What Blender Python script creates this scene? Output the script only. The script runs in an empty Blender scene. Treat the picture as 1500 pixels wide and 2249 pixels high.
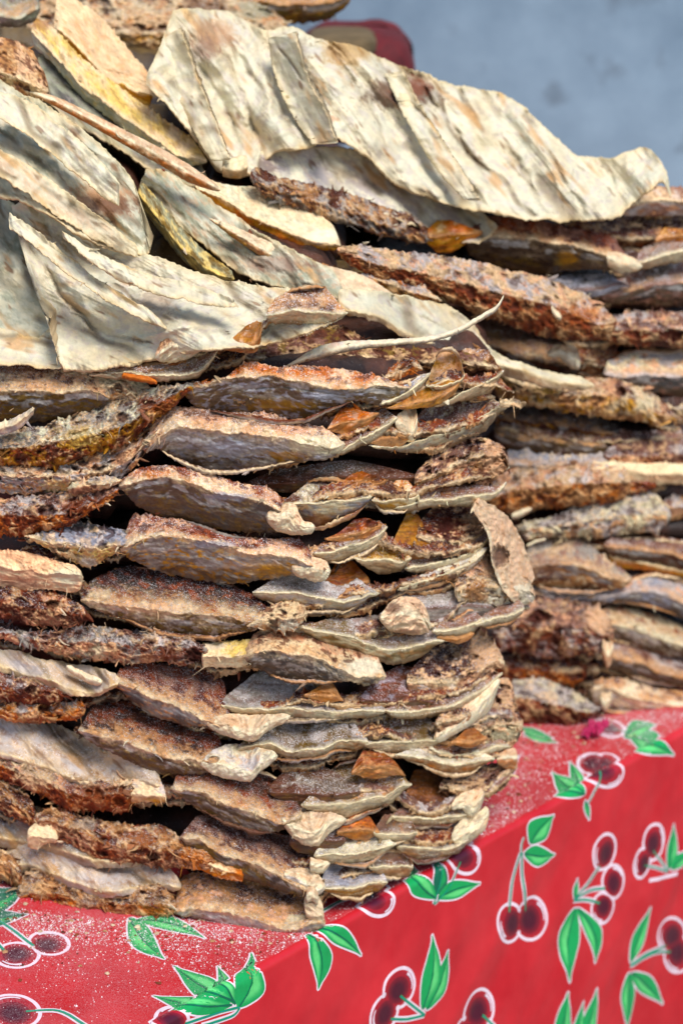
import bpy, math, random
import numpy as np
from mathutils import Vector, Matrix
rnd = random.Random(7)
sc = bpy.context.scene
COL = sc.collection
# ------------------------------------------------------------------ camera
PW, PH, FPX = 1500.0, 2249.0, 85.0/36.0*2249.0      # photograph size and focal length in its pixels
PITCH = math.radians(20.0)
CAM = np.array([0.0, -1.9*math.cos(PITCH), 1.024])
cd = bpy.data.cameras.new('camera'); cam = bpy.data.objects.new('camera', cd); COL.objects.link(cam)
cd.lens = 85; cd.sensor_fit = 'VERTICAL'; cd.sensor_height = 36; cd.sensor_width = 24
cd.clip_start = 0.05; cd.clip_end = 200
cam.location = CAM; cam.rotation_euler = (math.pi/2-PITCH, 0, 0)
cd.dof.use_dof = True; cd.dof.focus_distance = 1.915; cd.dof.aperture_fstop = 5.3
sc.camera = cam
# ------------------------------------------------------------------ light
SUN_EL, SUN_AZ = math.radians(52), math.radians(22)   # azimuth from straight behind the camera, negative = from the left
SUN_STR, SKY_STR, EXPO = 2.1, 0.075, 1.05
w = bpy.data.worlds.new('World'); sc.world = w; w.use_nodes = True
nt = w.node_tree; bg = nt.nodes['Background']; sky = nt.nodes.new('ShaderNodeTexSky')
sky.sky_type = 'NISHITA'; sky.sun_disc = False; sky.sun_elevation = SUN_EL
dsun = Vector((math.sin(SUN_AZ)*math.cos(SUN_EL), -math.cos(SUN_AZ)*math.cos(SUN_EL), math.sin(SUN_EL)))  # towards the sun
sky.sun_rotation = math.atan2(dsun.x, dsun.y)
nt.links.new(sky.outputs[0], bg.inputs[0]); bg.inputs[1].default_value = SKY_STR
sd = bpy.data.lights.new('sun', 'SUN'); sun = bpy.data.objects.new('sun', sd); COL.objects.link(sun)
sd.energy = SUN_STR; sd.angle = math.radians(24); sd.color = (1.0, 0.955, 0.89)
sun.rotation_euler = dsun.to_track_quat('Z', 'Y').to_euler(); sun.location = (-1, -2, 3)
sc.view_settings.view_transform = 'Standard'; sc.view_settings.look = 'None'
sc.view_settings.exposure = EXPO; sc.view_settings.gamma = 1
# ------------------------------------------------------------------ geometry of the view
cp, sp = math.cos(PITCH), math.sin(PITCH)
def rays(px, py):
    a = (np.asarray(px, float)-PW/2)/FPX; b = -(np.asarray(py, float)-PH/2)/FPX
    return np.stack([a, cp+b*sp, -sp+b*cp], -1)
def at(px, py, Y):
    r = rays(px, py); t = (np.asarray(Y, float)-CAM[1])/r[..., 1]
    return CAM + r*t[..., None]
def on_ground(px, py, z=0.0):
    r = rays(px, py); t = (z-CAM[2])/r[..., 2]
    return CAM + r*t[..., None]
MPP = 1.9/FPX
def front_depth(x): return np.interp(x, [-40, 0, 200, 450, 690, 800, 900, 1060, 1150, 1200], [.075, .07, .045, .015, 0.0, .03, .065, .125, .165, .19])
# ------------------------------------------------------------------ noise
def _hash(ix, iy, seed):
    h = (ix.astype(np.uint32)*np.uint32(374761393) + iy.astype(np.uint32)*np.uint32(668265263) + np.uint32((seed*1274126177) & 0xffffffff))
    h = (h ^ (h >> np.uint32(13)))*np.uint32(1274126177)
    return h ^ (h >> np.uint32(16))
_A = np.linspace(0, 2*np.pi, 256, endpoint=False); _GX, _GY = np.cos(_A).astype(np.float32), np.sin(_A).astype(np.float32)
def perlin(x, y, seed=0):
    x = np.asarray(x, np.float32); y = np.asarray(y, np.float32)
    fx = np.floor(x); fy = np.floor(y); ix = fx.astype(np.int64); iy = fy.astype(np.int64); dx = x-fx; dy = y-fy
    u = dx*dx*dx*(dx*(dx*6-15)+10); v = dy*dy*dy*(dy*(dy*6-15)+10)
    def g(i, j):
        k = _hash(ix+i, iy+j, seed) & np.uint32(255)
        return _GX[k]*(dx-i)+_GY[k]*(dy-j)
    a = g(0, 0); b = g(1, 0); c = g(0, 1); d = g(1, 1)
    return (a+(b-a)*u+(c-a)*v+(a-b-c+d)*u*v)*1.5
def fbm(x, y, seed=0, o=3, gain=.55):
    r = 0; a = 1; s = 0
    for i in range(o):
        r = r+a*perlin(x*2**i, y*2**i, seed+17*i); s += a; a *= gain
    return r/s*1.25
def ridged(x, y, seed=0, o=2):
    r = 0; a = 1; s = 0
    for i in range(o):
        r = r+a*(1-2.2*np.abs(perlin(x*2**i, y*2**i, seed+31*i))); s += a; a *= .5
    return r/s
def sstep(a, b, x):
    t = np.clip((x-a)/(b-a), 0, 1); return t*t*(3-2*t)
def lin(c):
    c = np.asarray(c, float)/255.0
    return np.where(c <= .04045, c/12.92, ((c+.055)/1.055)**2.4)
# ------------------------------------------------------------------ objects
def new_mesh(name, verts, faces, mat=None, parent=None, smooth=True, colors=None, salt=None):
    me = bpy.data.meshes.new(name)
    if isinstance(faces, np.ndarray):
        nv, nf, k = len(verts), len(faces), faces.shape[1]
        me.vertices.add(nv); me.vertices.foreach_set('co', np.asarray(verts, np.float32).ravel())
        me.loops.add(nf*k); me.loops.foreach_set('vertex_index', faces.astype(np.int32).ravel())
        me.polygons.add(nf); me.polygons.foreach_set('loop_start', np.arange(0, nf*k, k, dtype=np.int32))
        me.update(calc_edges=True); me.validate()
    else:
        me.from_pydata([tuple(v) for v in verts], [], faces); me.update()
    if smooth: me.polygons.foreach_set('use_smooth', np.ones(len(me.polygons), bool))
    if colors is not None:
        at_ = me.attributes.new('dye', 'FLOAT_COLOR', 'POINT')
        c = np.ones((len(verts), 4), np.float32); c[:, :3] = colors; at_.data.foreach_set('color', c.ravel())
    if salt is not None:
        at_ = me.attributes.new('salt', 'FLOAT', 'POINT'); at_.data.foreach_set('value', np.asarray(salt, np.float32))
    o = bpy.data.objects.new(name, me); COL.objects.link(o)
    if mat: me.materials.append(mat)
    if parent:
        o.parent = parent
        if parent.type == 'EMPTY': o.matrix_parent_inverse = Matrix.Translation(-parent.location)
    return o
def empty(name, loc, label=None, cat=None, group=None):
    o = bpy.data.objects.new(name, None); o.empty_display_size = .02; COL.objects.link(o)
    o.location = loc
    if label: o['label'] = label
    if cat: o['category'] = cat
    if group: o['group'] = group
    return o
def tag(o, label=None, cat=None, group=None, kind=None):
    for k, v in (('label', label), ('category', cat), ('group', group), ('kind', kind)):
        if v: o[k] = v
    return o
# ------------------------------------------------------------------ materials
def node(nt, typ, **kw):
    n = nt.nodes.new(typ)
    for k, v in kw.items():
        if k.startswith('i_'): n.inputs[k[2:].replace('_', ' ')].default_value = v
        else: setattr(n, k, v)
    return n
def fish_material(name, rough=.62, spec=.35, bump=.5, fine=900, coarse=220, sss=0.0, var=(.66, 1.22)):
    m = bpy.data.materials.new(name); m.use_nodes = True; nt = m.node_tree; L = nt.links.new
    b = nt.nodes['Principled BSDF']
    tc = node(nt, 'ShaderNodeTexCoord')
    dye = node(nt, 'ShaderNodeAttribute', attribute_name='dye'); salt = node(nt, 'ShaderNodeAttribute', attribute_name='salt')
    n1 = node(nt, 'ShaderNodeTexNoise', i_Scale=fine, i_Detail=4.0, i_Roughness=.65); L(tc.outputs['Object'], n1.inputs['Vector'])
    n2 = node(nt, 'ShaderNodeTexNoise', i_Scale=coarse, i_Detail=5.0, i_Roughness=.6); L(tc.outputs['Object'], n2.inputs['Vector'])
    r1 = node(nt, 'ShaderNodeMapRange'); r1.inputs[1].default_value = .3; r1.inputs[2].default_value = .72; r1.inputs[3].default_value = var[0]; r1.inputs[4].default_value = var[1]
    L(n2.outputs[0], r1.inputs[0])
    mul = node(nt, 'ShaderNodeVectorMath', operation='SCALE'); L(dye.outputs['Color'], mul.inputs[0]); L(r1.outputs[0], mul.inputs['Scale'])
    # salt crystals: lie on what faces up
    ns = node(nt, 'ShaderNodeTexNoise', i_Scale=1150.0, i_Detail=2.0, i_Roughness=.7); L(tc.outputs['Object'], ns.inputs['Vector'])
    geo = node(nt, 'ShaderNodeNewGeometry'); sx = node(nt, 'ShaderNodeSeparateXYZ'); L(geo.outputs['Normal'], sx.inputs[0])
    up = node(nt, 'ShaderNodeMapRange'); up.inputs[1].default_value = -.1; up.inputs[2].default_value = .5; up.inputs[3].default_value = .15; L(sx.outputs[2], up.inputs[0])
    am = node(nt, 'ShaderNodeMath', operation='MULTIPLY', use_clamp=True); L(up.outputs[0], am.inputs[0]); L(salt.outputs['Fac'], am.inputs[1])
    th = node(nt, 'ShaderNodeMath', operation='MULTIPLY_ADD'); th.inputs[1].default_value = -.165; th.inputs[2].default_value = .735; L(am.outputs[0], th.inputs[0])
    df = node(nt, 'ShaderNodeMath', operation='SUBTRACT'); L(ns.outputs[0], df.inputs[0]); L(th.outputs[0], df.inputs[1])
    sm = node(nt, 'ShaderNodeMath', operation='MULTIPLY', use_clamp=True); sm.inputs[1].default_value = 18; L(df.outputs[0], sm.inputs[0])
    sm2 = node(nt, 'ShaderNodeMath', operation='MULTIPLY', use_clamp=True); sm2.inputs[1].default_value = .95; L(sm.outputs[0], sm2.inputs[0])
    mix = node(nt, 'ShaderNodeMix', data_type='RGBA'); L(sm2.outputs[0], mix.inputs[0]); L(mul.outputs[0], mix.inputs[6]); mix.inputs[7].default_value = (.78, .77, .80, 1)
    L(mix.outputs[2], b.inputs['Base Color'])
    rr = node(nt, 'ShaderNodeMapRange'); rr.inputs[1].default_value = .3; rr.inputs[2].default_value = .7; rr.inputs[3].default_value = rough-.16; rr.inputs[4].default_value = rough+.2
    L(n2.outputs[0], rr.inputs[0]); L(rr.outputs[0], b.inputs['Roughness'])
    b.inputs['Specular IOR Level'].default_value = spec
    if sss: b.inputs['Subsurface Weight'].default_value = sss; b.inputs['Subsurface Radius'].default_value = (.006, .003, .0015); b.inputs['Subsurface Scale'].default_value = 1.0
    ad = node(nt, 'ShaderNodeMath', operation='ADD'); L(n1.outputs[0], ad.inputs[0]); L(n2.outputs[0], ad.inputs[1])
    ad2 = node(nt, 'ShaderNodeMath', operation='ADD'); L(ad.outputs[0], ad2.inputs[0]); L(sm.outputs[0], ad2.inputs[1])
    bp = node(nt, 'ShaderNodeBump'); bp.inputs['Strength'].default_value = bump; bp.inputs['Distance'].default_value = .0012
    L(ad2.outputs[0], bp.inputs['Height']); L(bp.outputs[0], b.inputs['Normal'])
    return m
M = dict(
    skin=fish_material('dried skin', .5, .45, .45), flesh=fish_material('dried flesh', .7, .3, .9, 800, 260),
    bone=fish_material('bone', .5, .4, .35, 700, 180, var=(.8, 1.12), sss=.15), sheet=fish_material('pale dried fillet', .66, .3, .45, 700, 120, var=(.88, 1.08)),
    amber=fish_material('amber membrane', .36, .5, .3, 600, 140, sss=.2, var=(.7, 1.2)))
def plain_material(name, rgb, rough=.7):
    m = bpy.data.materials.new(name); m.use_nodes = True; nt = m.node_tree; b = nt.nodes['Principled BSDF']
    n = node(nt, 'ShaderNodeTexNoise', i_Scale=300.0, i_Detail=4.0); r = node(nt, 'ShaderNodeMapRange'); r.inputs[3].default_value = .7; r.inputs[4].default_value = 1.25
    tc = node(nt, 'ShaderNodeTexCoord'); nt.links.new(tc.outputs['Object'], n.inputs['Vector'])
    nt.links.new(n.outputs[0], r.inputs[0]); v = node(nt, 'ShaderNodeVectorMath', operation='SCALE'); v.inputs[0].default_value = tuple(lin(rgb))
    nt.links.new(r.outputs[0], v.inputs['Scale']); nt.links.new(v.outputs[0], b.inputs['Base Color']); b.inputs['Roughness'].default_value = rough
    return m
# ------------------------------------------------------------------ the setting: table cloth, wall, ground
EA, EB = on_ground(557, 2133), on_ground(1500, 1603)
es = (EB-EA); es[2] = 0; es /= np.linalg.norm(es)              # along the table edge, away from the camera
en = np.array([es[1], -es[0], 0.0])                             # outwards, off the table
RAD = .007; BEND = RAD*math.pi/2
def cloth(s, t, off=0.0):
    """the cloth unrolled: s along the edge, t<0 on the table, t>0 down the side; returns a point lifted by off"""
    s = np.asarray(s, float); t = np.asarray(t, float)
    wr = .0032*fbm(s*8+t*5, t*3, 901)*sstep(.0, .08, t) + .0015*ridged(s*11+t*14, t*5, 907, 1)*sstep(.01, .1, t) + .0006*fbm(s*45, t*30, 905) + .0008*fbm(s*12, t*14, 911)*(t < 0)
    fl = .05*np.clip(t-BEND, 0, None)                           # the side flares out a little
    a = np.clip(t, 0, BEND)/RAD
    out = np.where(t < 0, t-0.0, RAD*np.sin(a)) + fl
    z = np.where(t < 0, 0.0, -RAD*(1-np.cos(a))) - np.clip(t-BEND, 0, None)
    nx = np.sin(a); nz = np.cos(a)
    out = out-RAD; o2 = off+wr
    p = EA + es*s[..., None] + en*(out+nx*o2)[..., None]
    p = p.copy(); p[..., 2] = z+nz*o2
    return p
def to_cloth(px, py):
    """photograph pixel to unrolled cloth coordinates"""
    px = np.asarray(px, float); py = np.asarray(py, float)
    g = on_ground(px, py); d = g-EA; s = d@es; t = d@en
    r = rays(px, py); nf = en/1.0
    q = EA+en*0.0
    k = ((q-CAM)@nf)/(r@nf); f = CAM+r*k[..., None]
    s2 = (f-EA)@es; t2 = -f[..., 2]
    on_top = t+RAD < 0
    return np.where(on_top, s, s2), np.where(on_top, t+RAD, np.maximum(t2-RAD+BEND, .0))
cm = bpy.data.materials.new('red oilcloth'); cm.use_nodes = True
def oilcloth(m, color=None):
    nt = m.node_tree; L = nt.links.new; b = nt.nodes['Principled BSDF']; tc = node(nt, 'ShaderNodeTexCoord')
    n = node(nt, 'ShaderNodeTexNoise', i_Scale=14.0, i_Detail=6.0, i_Roughness=.6); L(tc.outputs['Object'], n.inputs['Vector'])
    ramp = node(nt, 'ShaderNodeValToRGB'); e = ramp.color_ramp.elements
    e[0].position = .32; e[0].color = (*lin((172, 17, 30)), 1); e[1].position = .68; e[1].color = (*lin((194, 40, 48)), 1)
    L(n.outputs[0], ramp.inputs[0])
    src = ramp.outputs[0]
    if color:
        at_ = node(nt, 'ShaderNodeAttribute', attribute_name='dye'); n3 = node(nt, 'ShaderNodeTexNoise', i_Scale=220.0, i_Detail=3.0); L(tc.outputs['Object'], n3.inputs['Vector'])
        mr = node(nt, 'ShaderNodeMapRange'); mr.inputs[3].default_value = .8; mr.inputs[4].default_value = 1.2; L(n3.outputs[0], mr.inputs[0])
        vs = node(nt, 'ShaderNodeVectorMath', operation='SCALE'); L(at_.outputs['Color'], vs.inputs[0]); L(mr.outputs[0], vs.inputs['Scale']); src = vs.outputs[0]
    # salt dust settled on the top
    nd = node(nt, 'ShaderNodeTexNoise', i_Scale=900.0, i_Detail=3.0, i_Roughness=.75); L(tc.outputs['Object'], nd.inputs['Vector'])
    nb = node(nt, 'ShaderNodeTexNoise', i_Scale=11.0, i_Detail=3.0); L(tc.outputs['Object'], nb.inputs['Vector'])
    geo = node(nt, 'ShaderNodeNewGeometry'); sx = node(nt, 'ShaderNodeSeparateXYZ'); L(geo.outputs['True Normal'], sx.inputs[0])
    up = node(nt, 'ShaderNodeMapRange'); up.inputs[1].default_value = .93; up.inputs[2].default_value = .998; L(sx.outputs[2], up.inputs[0])
    th = node(nt, 'ShaderNodeMath', operation='MULTIPLY_ADD'); th.inputs[1].default_value = -.32; th.inputs[2].default_value = .60; L(nb.outputs[0], th.inputs[0])
    df = node(nt, 'ShaderNodeMath', operation='SUBTRACT'); L(nd.outputs[0], df.inputs[0]); L(th.outputs[0], df.inputs[1])
    k = node(nt, 'ShaderNodeMath', operation='MULTIPLY', use_clamp=True); k.inputs[1].default_value = 4.5; L(df.outputs[0], k.inputs[0])
    k2 = node(nt, 'ShaderNodeMath', operation='MULTIPLY', use_clamp=True); L(k.outputs[0], k2.inputs[0]); L(up.outputs[0], k2.inputs[1])
    k3 = node(nt, 'ShaderNodeMath', operation='MULTIPLY'); k3.inputs[1].default_value = .2; L(k2.outputs[0], k3.inputs[0])
    mx = node(nt, 'ShaderNodeMix', data_type='RGBA'); L(k3.outputs[0], mx.inputs[0]); L(src, mx.inputs[6]); mx.inputs[7].default_value = (.70, .60, .64, 1)
    L(mx.outputs[2], b.inputs['Base Color'])
    ro = node(nt, 'ShaderNodeMapRange'); ro.inputs[3].default_value = .3; ro.inputs[4].default_value = .8; L(k2.outputs[0], ro.inputs[0]); L(ro.outputs[0], b.inputs['Roughness'])
    b.inputs['Specular IOR Level'].default_value = .45
    nw = node(nt, 'ShaderNodeTexNoise', i_Scale=1300.0, i_Detail=2.0); L(tc.outputs['Object'], nw.inputs['Vector'])
    bp = node(nt, 'ShaderNodeBump'); bp.inputs['Strength'].default_value = .25; bp.inputs['Distance'].default_value = .0006; L(nw.outputs[0], bp.inputs['Height']); L(bp.outputs[0], b.inputs['Normal'])
oilcloth(cm)
pm = bpy.data.materials.new('printed motif'); pm.use_nodes = True; oilcloth(pm, True)
def grid_faces(nu, nv):
    i = np.arange(nu*nv).reshape(nu, nv)
    return np.stack([i[:-1, :-1], i[1:, :-1], i[1:, 1:], i[:-1, 1:]], -1).reshape(-1, 4)
sv = np.linspace(-.75, 1.15, 380)
tv = np.concatenate([np.linspace(-1.1, -.3, 12), np.linspace(-.28, -.01, 55), np.linspace(-.006, BEND+.004, 12), np.linspace(BEND+.01, .30, 60), np.linspace(.34, .72, 8)])
S, T_ = np.meshgrid(sv, tv, indexing='ij')
tc_root = empty('tablecloth', tuple(EA), 'red oilcloth with green and white cherry print draped over the table', 'tablecloth')
cl = new_mesh('cloth', cloth(S, T_).reshape(-1, 3), grid_faces(len(sv), len(tv)), cm, tc_root)

# ---- printed cherries: each motif traced on the unrolled cloth
PC = dict(white=lin((222, 202, 214)), green=lin((12, 148, 78)), lgreen=lin((88, 196, 112)), dgreen=lin((0, 96, 70)), teal=lin((0, 126, 128)), red=lin((196, 26, 40)), cherry=lin((70, 10, 34)), dred=lin((120, 16, 36)), mred=lin((158, 22, 40)), pink=lin((214, 80, 100)))
def smooth_closed(p, k=6, closed=True):
    p = np.asarray(p, float); n = len(p); out = []
    rng = range(n) if closed else range(n-1)
    for i in rng:
        if closed: a, b, c, d = p[(i-1) % n], p[i], p[(i+1) % n], p[(i+2) % n]
        else: a, b, c, d = p[max(i-1, 0)], p[i], p[i+1], p[min(i+2, n-1)]
        for t in np.linspace(0, 1, k, endpoint=False):
            out.append(.5*((2*b)+(c-a)*t+(2*a-5*b+4*c-d)*t*t+(3*b-a-3*c+d)*t**3))
    if not closed: out.append(p[-1])
    return np.array(out)
class Motif:
    def __init__(self): self.v = []; self.f = []; self.c = []; self.n = 0; self.lay = 0
    def add(self, st, faces, col, off):
        P = cloth(st[:, 0], st[:, 1], off); self.v.append(P); self.f += [tuple(i+self.n for i in f) for f in faces]
        c = np.asarray(col); self.c.append(np.tile(c, (len(st), 1)) if c.ndim == 1 else c); self.n += len(st)
    def px(self, pts):
        p = np.asarray(pts, float); s, t = to_cloth(p[:, 0], p[:, 1]); return np.stack([s, t], -1)
    def stroke(self, pts, width, col, off, closed=False, taper=0.0, px=True, k=6):
        p = np.asarray(pts, float)
        p = smooth_closed(p, k, closed); p = self.px(p) if px else p
        n = len(p); nx = np.roll(p, -1, 0); pv = np.roll(p, 1, 0)
        if not closed: nx[-1] = p[-1]; pv[0] = p[0]
        d = nx-pv; d /= np.linalg.norm(d, axis=1)[:, None]+1e-12; nn = np.stack([-d[:, 1], d[:, 0]], -1)
        wv = np.full(n, width/2.0)
        if taper: wv *= 1-taper*np.linspace(0, 1, n)
        a = p+nn*wv[:, None]; b = p-nn*wv[:, None]; st = np.concatenate([a, b])
        m = n if closed else n-1
        self.add(st, [(i, (i+1) % n, n+(i+1) % n, n+i) for i in range(m)], col, off)
    def fill(self, pts, col, off, col2=None, centre=None, rings=6, k=5, smooth=True):
        """fan of rings from a centre; col2 tints the rim"""
        p = np.asarray(pts, float); p = smooth_closed(p, k) if smooth else p
        c = np.asarray(centre, float) if centre is not None else p.mean(0)
        n = len(p); rr = np.linspace(0, 1, rings+1)[1:]
        allp = [c[None]]+[c+(p-c)*r for r in rr]; q = self.px(np.concatenate(allp))
        cc = np.concatenate([[0]]+[np.full(n, r) for r in rr])
        f = [(0, 1+i, 1+(i+1) % n) for i in range(n)]
        for k_ in range(rings-1):
            f += [(1+k_*n+i, 1+(k_+1)*n+i, 1+(k_+1)*n+(i+1) % n, 1+k_*n+(i+1) % n) for i in range(n)]
        A = np.asarray(col); B = A if col2 is None else np.asarray(col2); w_ = sstep(.45, 1, cc)[:, None]
        self.add(q, f, A*(1-w_)+B*w_, off)
    def leaf(self, tip, base, bulge, side=0.0, col='green'):
        """a leaf from base to tip; bulge = half width in pixels, side = sideways bow"""
        b = np.asarray(base, float); t = np.asarray(tip, float); d = t-b; L = np.hypot(*d); d /= L; n = np.array([-d[1], d[0]])
        def c(f, w_): return b+d*L*f+n*(side*math.sin(math.pi*f)+w_)
        out = [c(0, 0), c(.2, bulge*.72), c(.42, bulge), c(.68, bulge*.66), c(.88, bulge*.2), t, c(.88, -bulge*.2), c(.68, -bulge*.66), c(.42, -bulge), c(.2, -bulge*.72)]
        cen = c(.42, 0)
        self.stroke(out, .0030, PC['white'], .0002, True, k=4)
        self.fill(out, PC[col], .00035, None, cen, k=4)
        up = [c(.03, 0), c(.25, bulge*.7), c(.45, bulge*.86), c(.7, bulge*.5), c(.95, 0), c(.7, bulge*.1), c(.45, bulge*.1), c(.25, bulge*.08)]
        self.fill(up, PC['lgreen'] if col == 'green' else PC['green'], .0005, PC[col], k=4)
        self.stroke([c(0, 0), c(.3, 0), c(.6, 0), c(.9, 0)], .0020, PC['dgreen'], .0006, taper=.7)
    def stem(self, pts, w_=.0024):
        self.stroke(pts, w_*2.3, PC['white'], .00025); self.stroke(pts, w_, PC['green'], .0007); self.stroke(pts, w_*.4, PC['teal'], .0008)
    def cherry(self, c, rx, ry, rot=0.0, dark=(0, 0), hi=None, arc=True):
        a = np.linspace(0, 2*np.pi, 16, endpoint=False); ca, sa = math.cos(rot), math.sin(rot)
        def el(kx, ky, ox=0, oy=0): return np.stack([c[0]+ox+rx*kx*np.cos(a)*ca-ry*ky*np.sin(a)*sa, c[1]+oy+rx*kx*np.cos(a)*sa+ry*ky*np.sin(a)*ca], -1)
        self.stroke(el(1.06, 1.06), .0032, PC['white'], .00022, True, k=3)
        self.fill(el(.9, .9), PC['mred'], .0004, k=3)
        self.fill(el(.7, .72, *[q*.6 for q in dark]), PC['cherry'], .0005, PC['dred'], (c[0]+dark[0], c[1]+dark[1]), k=3)
        if arc:
            h0 = hi if hi is not None else -.9
            b_ = np.linspace(h0-.6, h0+.6, 7)
            pts = np.stack([c[0]+.86*(rx*np.cos(b_)*ca-ry*np.sin(b_)*sa), c[1]+.86*(rx*np.cos(b_)*sa+ry*np.sin(b_)*ca)], -1)
            self.stroke(pts, .0026, PC['white'], .0009, taper=.5)
    def build(self):
        o = new_mesh('cherry_print', np.concatenate(self.v), self.f, pm, tc_root, colors=np.concatenate(self.c)); return o
# 1 hanging pair in the middle of the side
m = Motif(); m.cherry((1112, 2024), 25, 40, .1, (6, 0), 2.6); m.cherry((1158, 2014), 30, 44, .25, (-4, 4), -.7)
m.stem([(1140, 1872), (1122, 1930), (1110, 2000)]); m.stem([(1143, 1872), (1143, 1930), (1147, 1998)]); m.leaf((1215, 1790), (1162, 1852), 24, -6); m.leaf((1216, 1876), (1148, 1874), 22, 4); m.stem([(1148, 1838), (1142, 1856), (1142, 1875)], .0016); m.build()
# 2 three cherries with long leaves
m = Motif(); m.cherry((1319, 1868), 22, 38, .3, (4, 4), 2.7); m.cherry((1334, 1932), 20, 34, .2, (0, 4), -1.2); m.cherry((1308, 1988), 20, 32, .35, (2, -4), 1.9)
m.stem([(1250, 1972), (1282, 1935), (1308, 1898)]); m.stem([(1250, 1972), (1285, 1952), (1316, 1946)]); m.stem([(1250, 1974), (1278, 1972), (1302, 1978)]); m.leaf((1228, 2148), (1254, 1990), 20, 10); m.leaf((1283, 2105), (1258, 1990), 17, -16); m.leaf((1259, 1926), (1252, 1972), 5, 0); m.build()
# 3 upper right
m = Motif(); m.cherry((1398, 1890), 15, 32, .3, (3, 3), 2.7); m.cherry((1424, 1846), 20, 38, .25, (-3, 4), -.6); m.stem([(1450, 1908), (1425, 1900), (1402, 1896)], .0018); m.stem([(1450, 1908), (1436, 1885), (1422, 1864)], .0018)
m.leaf((1468, 1806), (1452, 1904), 11, 4); m.leaf((1512, 1860), (1458, 1904), 12, -4); m.stroke([(1410, 1928), (1435, 1922), (1470, 1912)], .004, PC['white'], .0003); m.build()
# 4 right pair
m = Motif(); m.cherry((1453, 2046), 28, 36, .2, (2, 2), 2.8); m.cherry((1466, 2086), 27, 38, .2, (-2, -4), 2.0); m.stem([(1360, 2110), (1395, 2086), (1440, 2068)]); m.stem([(1360, 2112), (1410, 2084), (1450, 2082)])
m.leaf((1410, 1985), (1362, 2104), 12, -2); m.leaf((1352, 2249), (1358, 2126), 14, 2); m.leaf((1430, 2194), (1362, 2126), 20, -4); m.build()
# 5 lower middle pair
m = Motif(); m.cherry((866, 2166), 30, 44, .45, (-3, 6), -.9); m.cherry((832, 2220), 26, 44, .45, (0, 2), 2.5); m.stem([(919, 2223), (890, 2200), (868, 2182)]); m.stem([(919, 2223), (880, 2232), (845, 2232)])
m.leaf((943, 2050), (915, 2212), 19, 10); m.leaf((973, 2082), (924, 2212), 17, 8); m.build()
# 6 bottom centre
m = Motif(); m.cherry((1036, 2212), 28, 44, .35, (-3, 4), -.8); m.cherry((1008, 2268), 26, 40, .3, (0, 2), 2.5); m.stem([(1090, 2290), (1068, 2250), (1043, 2222)]); m.build()
# 7 bottom right leaves
m = Motif(); m.leaf((1223, 2168), (1210, 2300), 17, -6); m.leaf((1286, 2160), (1240, 2300), 16, 4); m.leaf((1256, 2188), (1232, 2290), 9, 0); m.stem([(1180, 2260), (1200, 2250), (1215, 2252)], .0018); m.build()
m = Motif(); m.cherry((1512, 2262), 26, 40, .3, (-2, 2), 2.7); m.build()
# 8 over the edge beside the stack
m = Motif(); m.cherry((1021, 1882), 30, 34, .1, (-8, -2), -.2); m.stem([(950, 1984), (985, 1945), (1010, 1892)], .0018); m.stem([(948, 1984), (965, 1935), (972, 1890)], .0018)
m.leaf((905, 1900), (955, 1972), 24, -12, 'green'); m.leaf((1050, 1938), (958, 1972), 18, -6); m.leaf((968, 1882), (956, 1965), 15, 6, 'dgreen'); m.build()
# 9 single cherry under the lowest jaw
m = Motif(); m.cherry((830, 1976), 34, 34, -.4, (-10, -4), .9); m.stem([(706, 2004), (760, 1976), (818, 1966)], .0022); m.build()
# 10 pair of leaves below the bone tip
m = Motif(); m.leaf((692, 2170), (688, 2048), 23, -14); m.leaf((790, 2097), (706, 2036), 20, -8); m.build()
# 11 leaf bunch lying over the edge
m = Motif(); m.leaf((552, 2092), (522, 2212), 30, 16); m.leaf((478, 2122), (515, 2205), 16, 0); m.leaf((382, 2120), (512, 2198), 26, -8); m.leaf((336, 2186), (508, 2206), 20, -12)
m.cherry((378, 2238), 34, 26, 0, (4, 6), -1.9); m.stem([(524, 2212), (505, 2230), (440, 2252)], .0022); m.stem([(524, 2210), (480, 2222), (405, 2248)], .0022); m.build()
# 12 flat pair on the table, left
m = Motif(); m.cherry((108, 2072), 42, 24, .1, (-4, 6), -1.7); m.cherry((38, 2098), 46, 26, 0, (0, -2), 1.9); m.stem([(-20, 2010), (30, 2045), (75, 2078)], .0026); m.stem([(-30, 2050), (-5, 2072), (14, 2092)], .0026); m.build()
# 13 leaves under the lowest fish
m = Motif(); m.leaf((362, 2106), (285, 2016), 26, 10); m.leaf((452, 2062), (300, 2022), 16, -12); m.build()
# 14 leaves far left
m = Motif(); m.leaf((60, 1950), (-60, 1995), 28, 4, 'dgreen'); m.leaf((62, 2008), (-60, 2022), 18, 2, 'dgreen'); m.build()
# 15 bottom left cherry
m = Motif(); m.cherry((30, 2222), 56, 34, .1, (0, 6), -1.9); m.stem([(58, 2222), (130, 2222), (190, 2255)], .0026); m.build()
# 16 over the far edge
m = Motif(); m.cherry((1330, 1692), 36, 34, .2, (-8, -4), .7); m.cherry((1300, 1678), 30, 22, .1, (0, 0), -2); m.stem([(1288, 1768), (1305, 1735), (1330, 1690)], .0018); m.leaf((1212, 1695), (1280, 1745), 22, -8); m.leaf((1250, 1672), (1282, 1745), 14, 0); m.leaf((1292, 1800), (1284, 1758), 6, 0); m.build()
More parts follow.
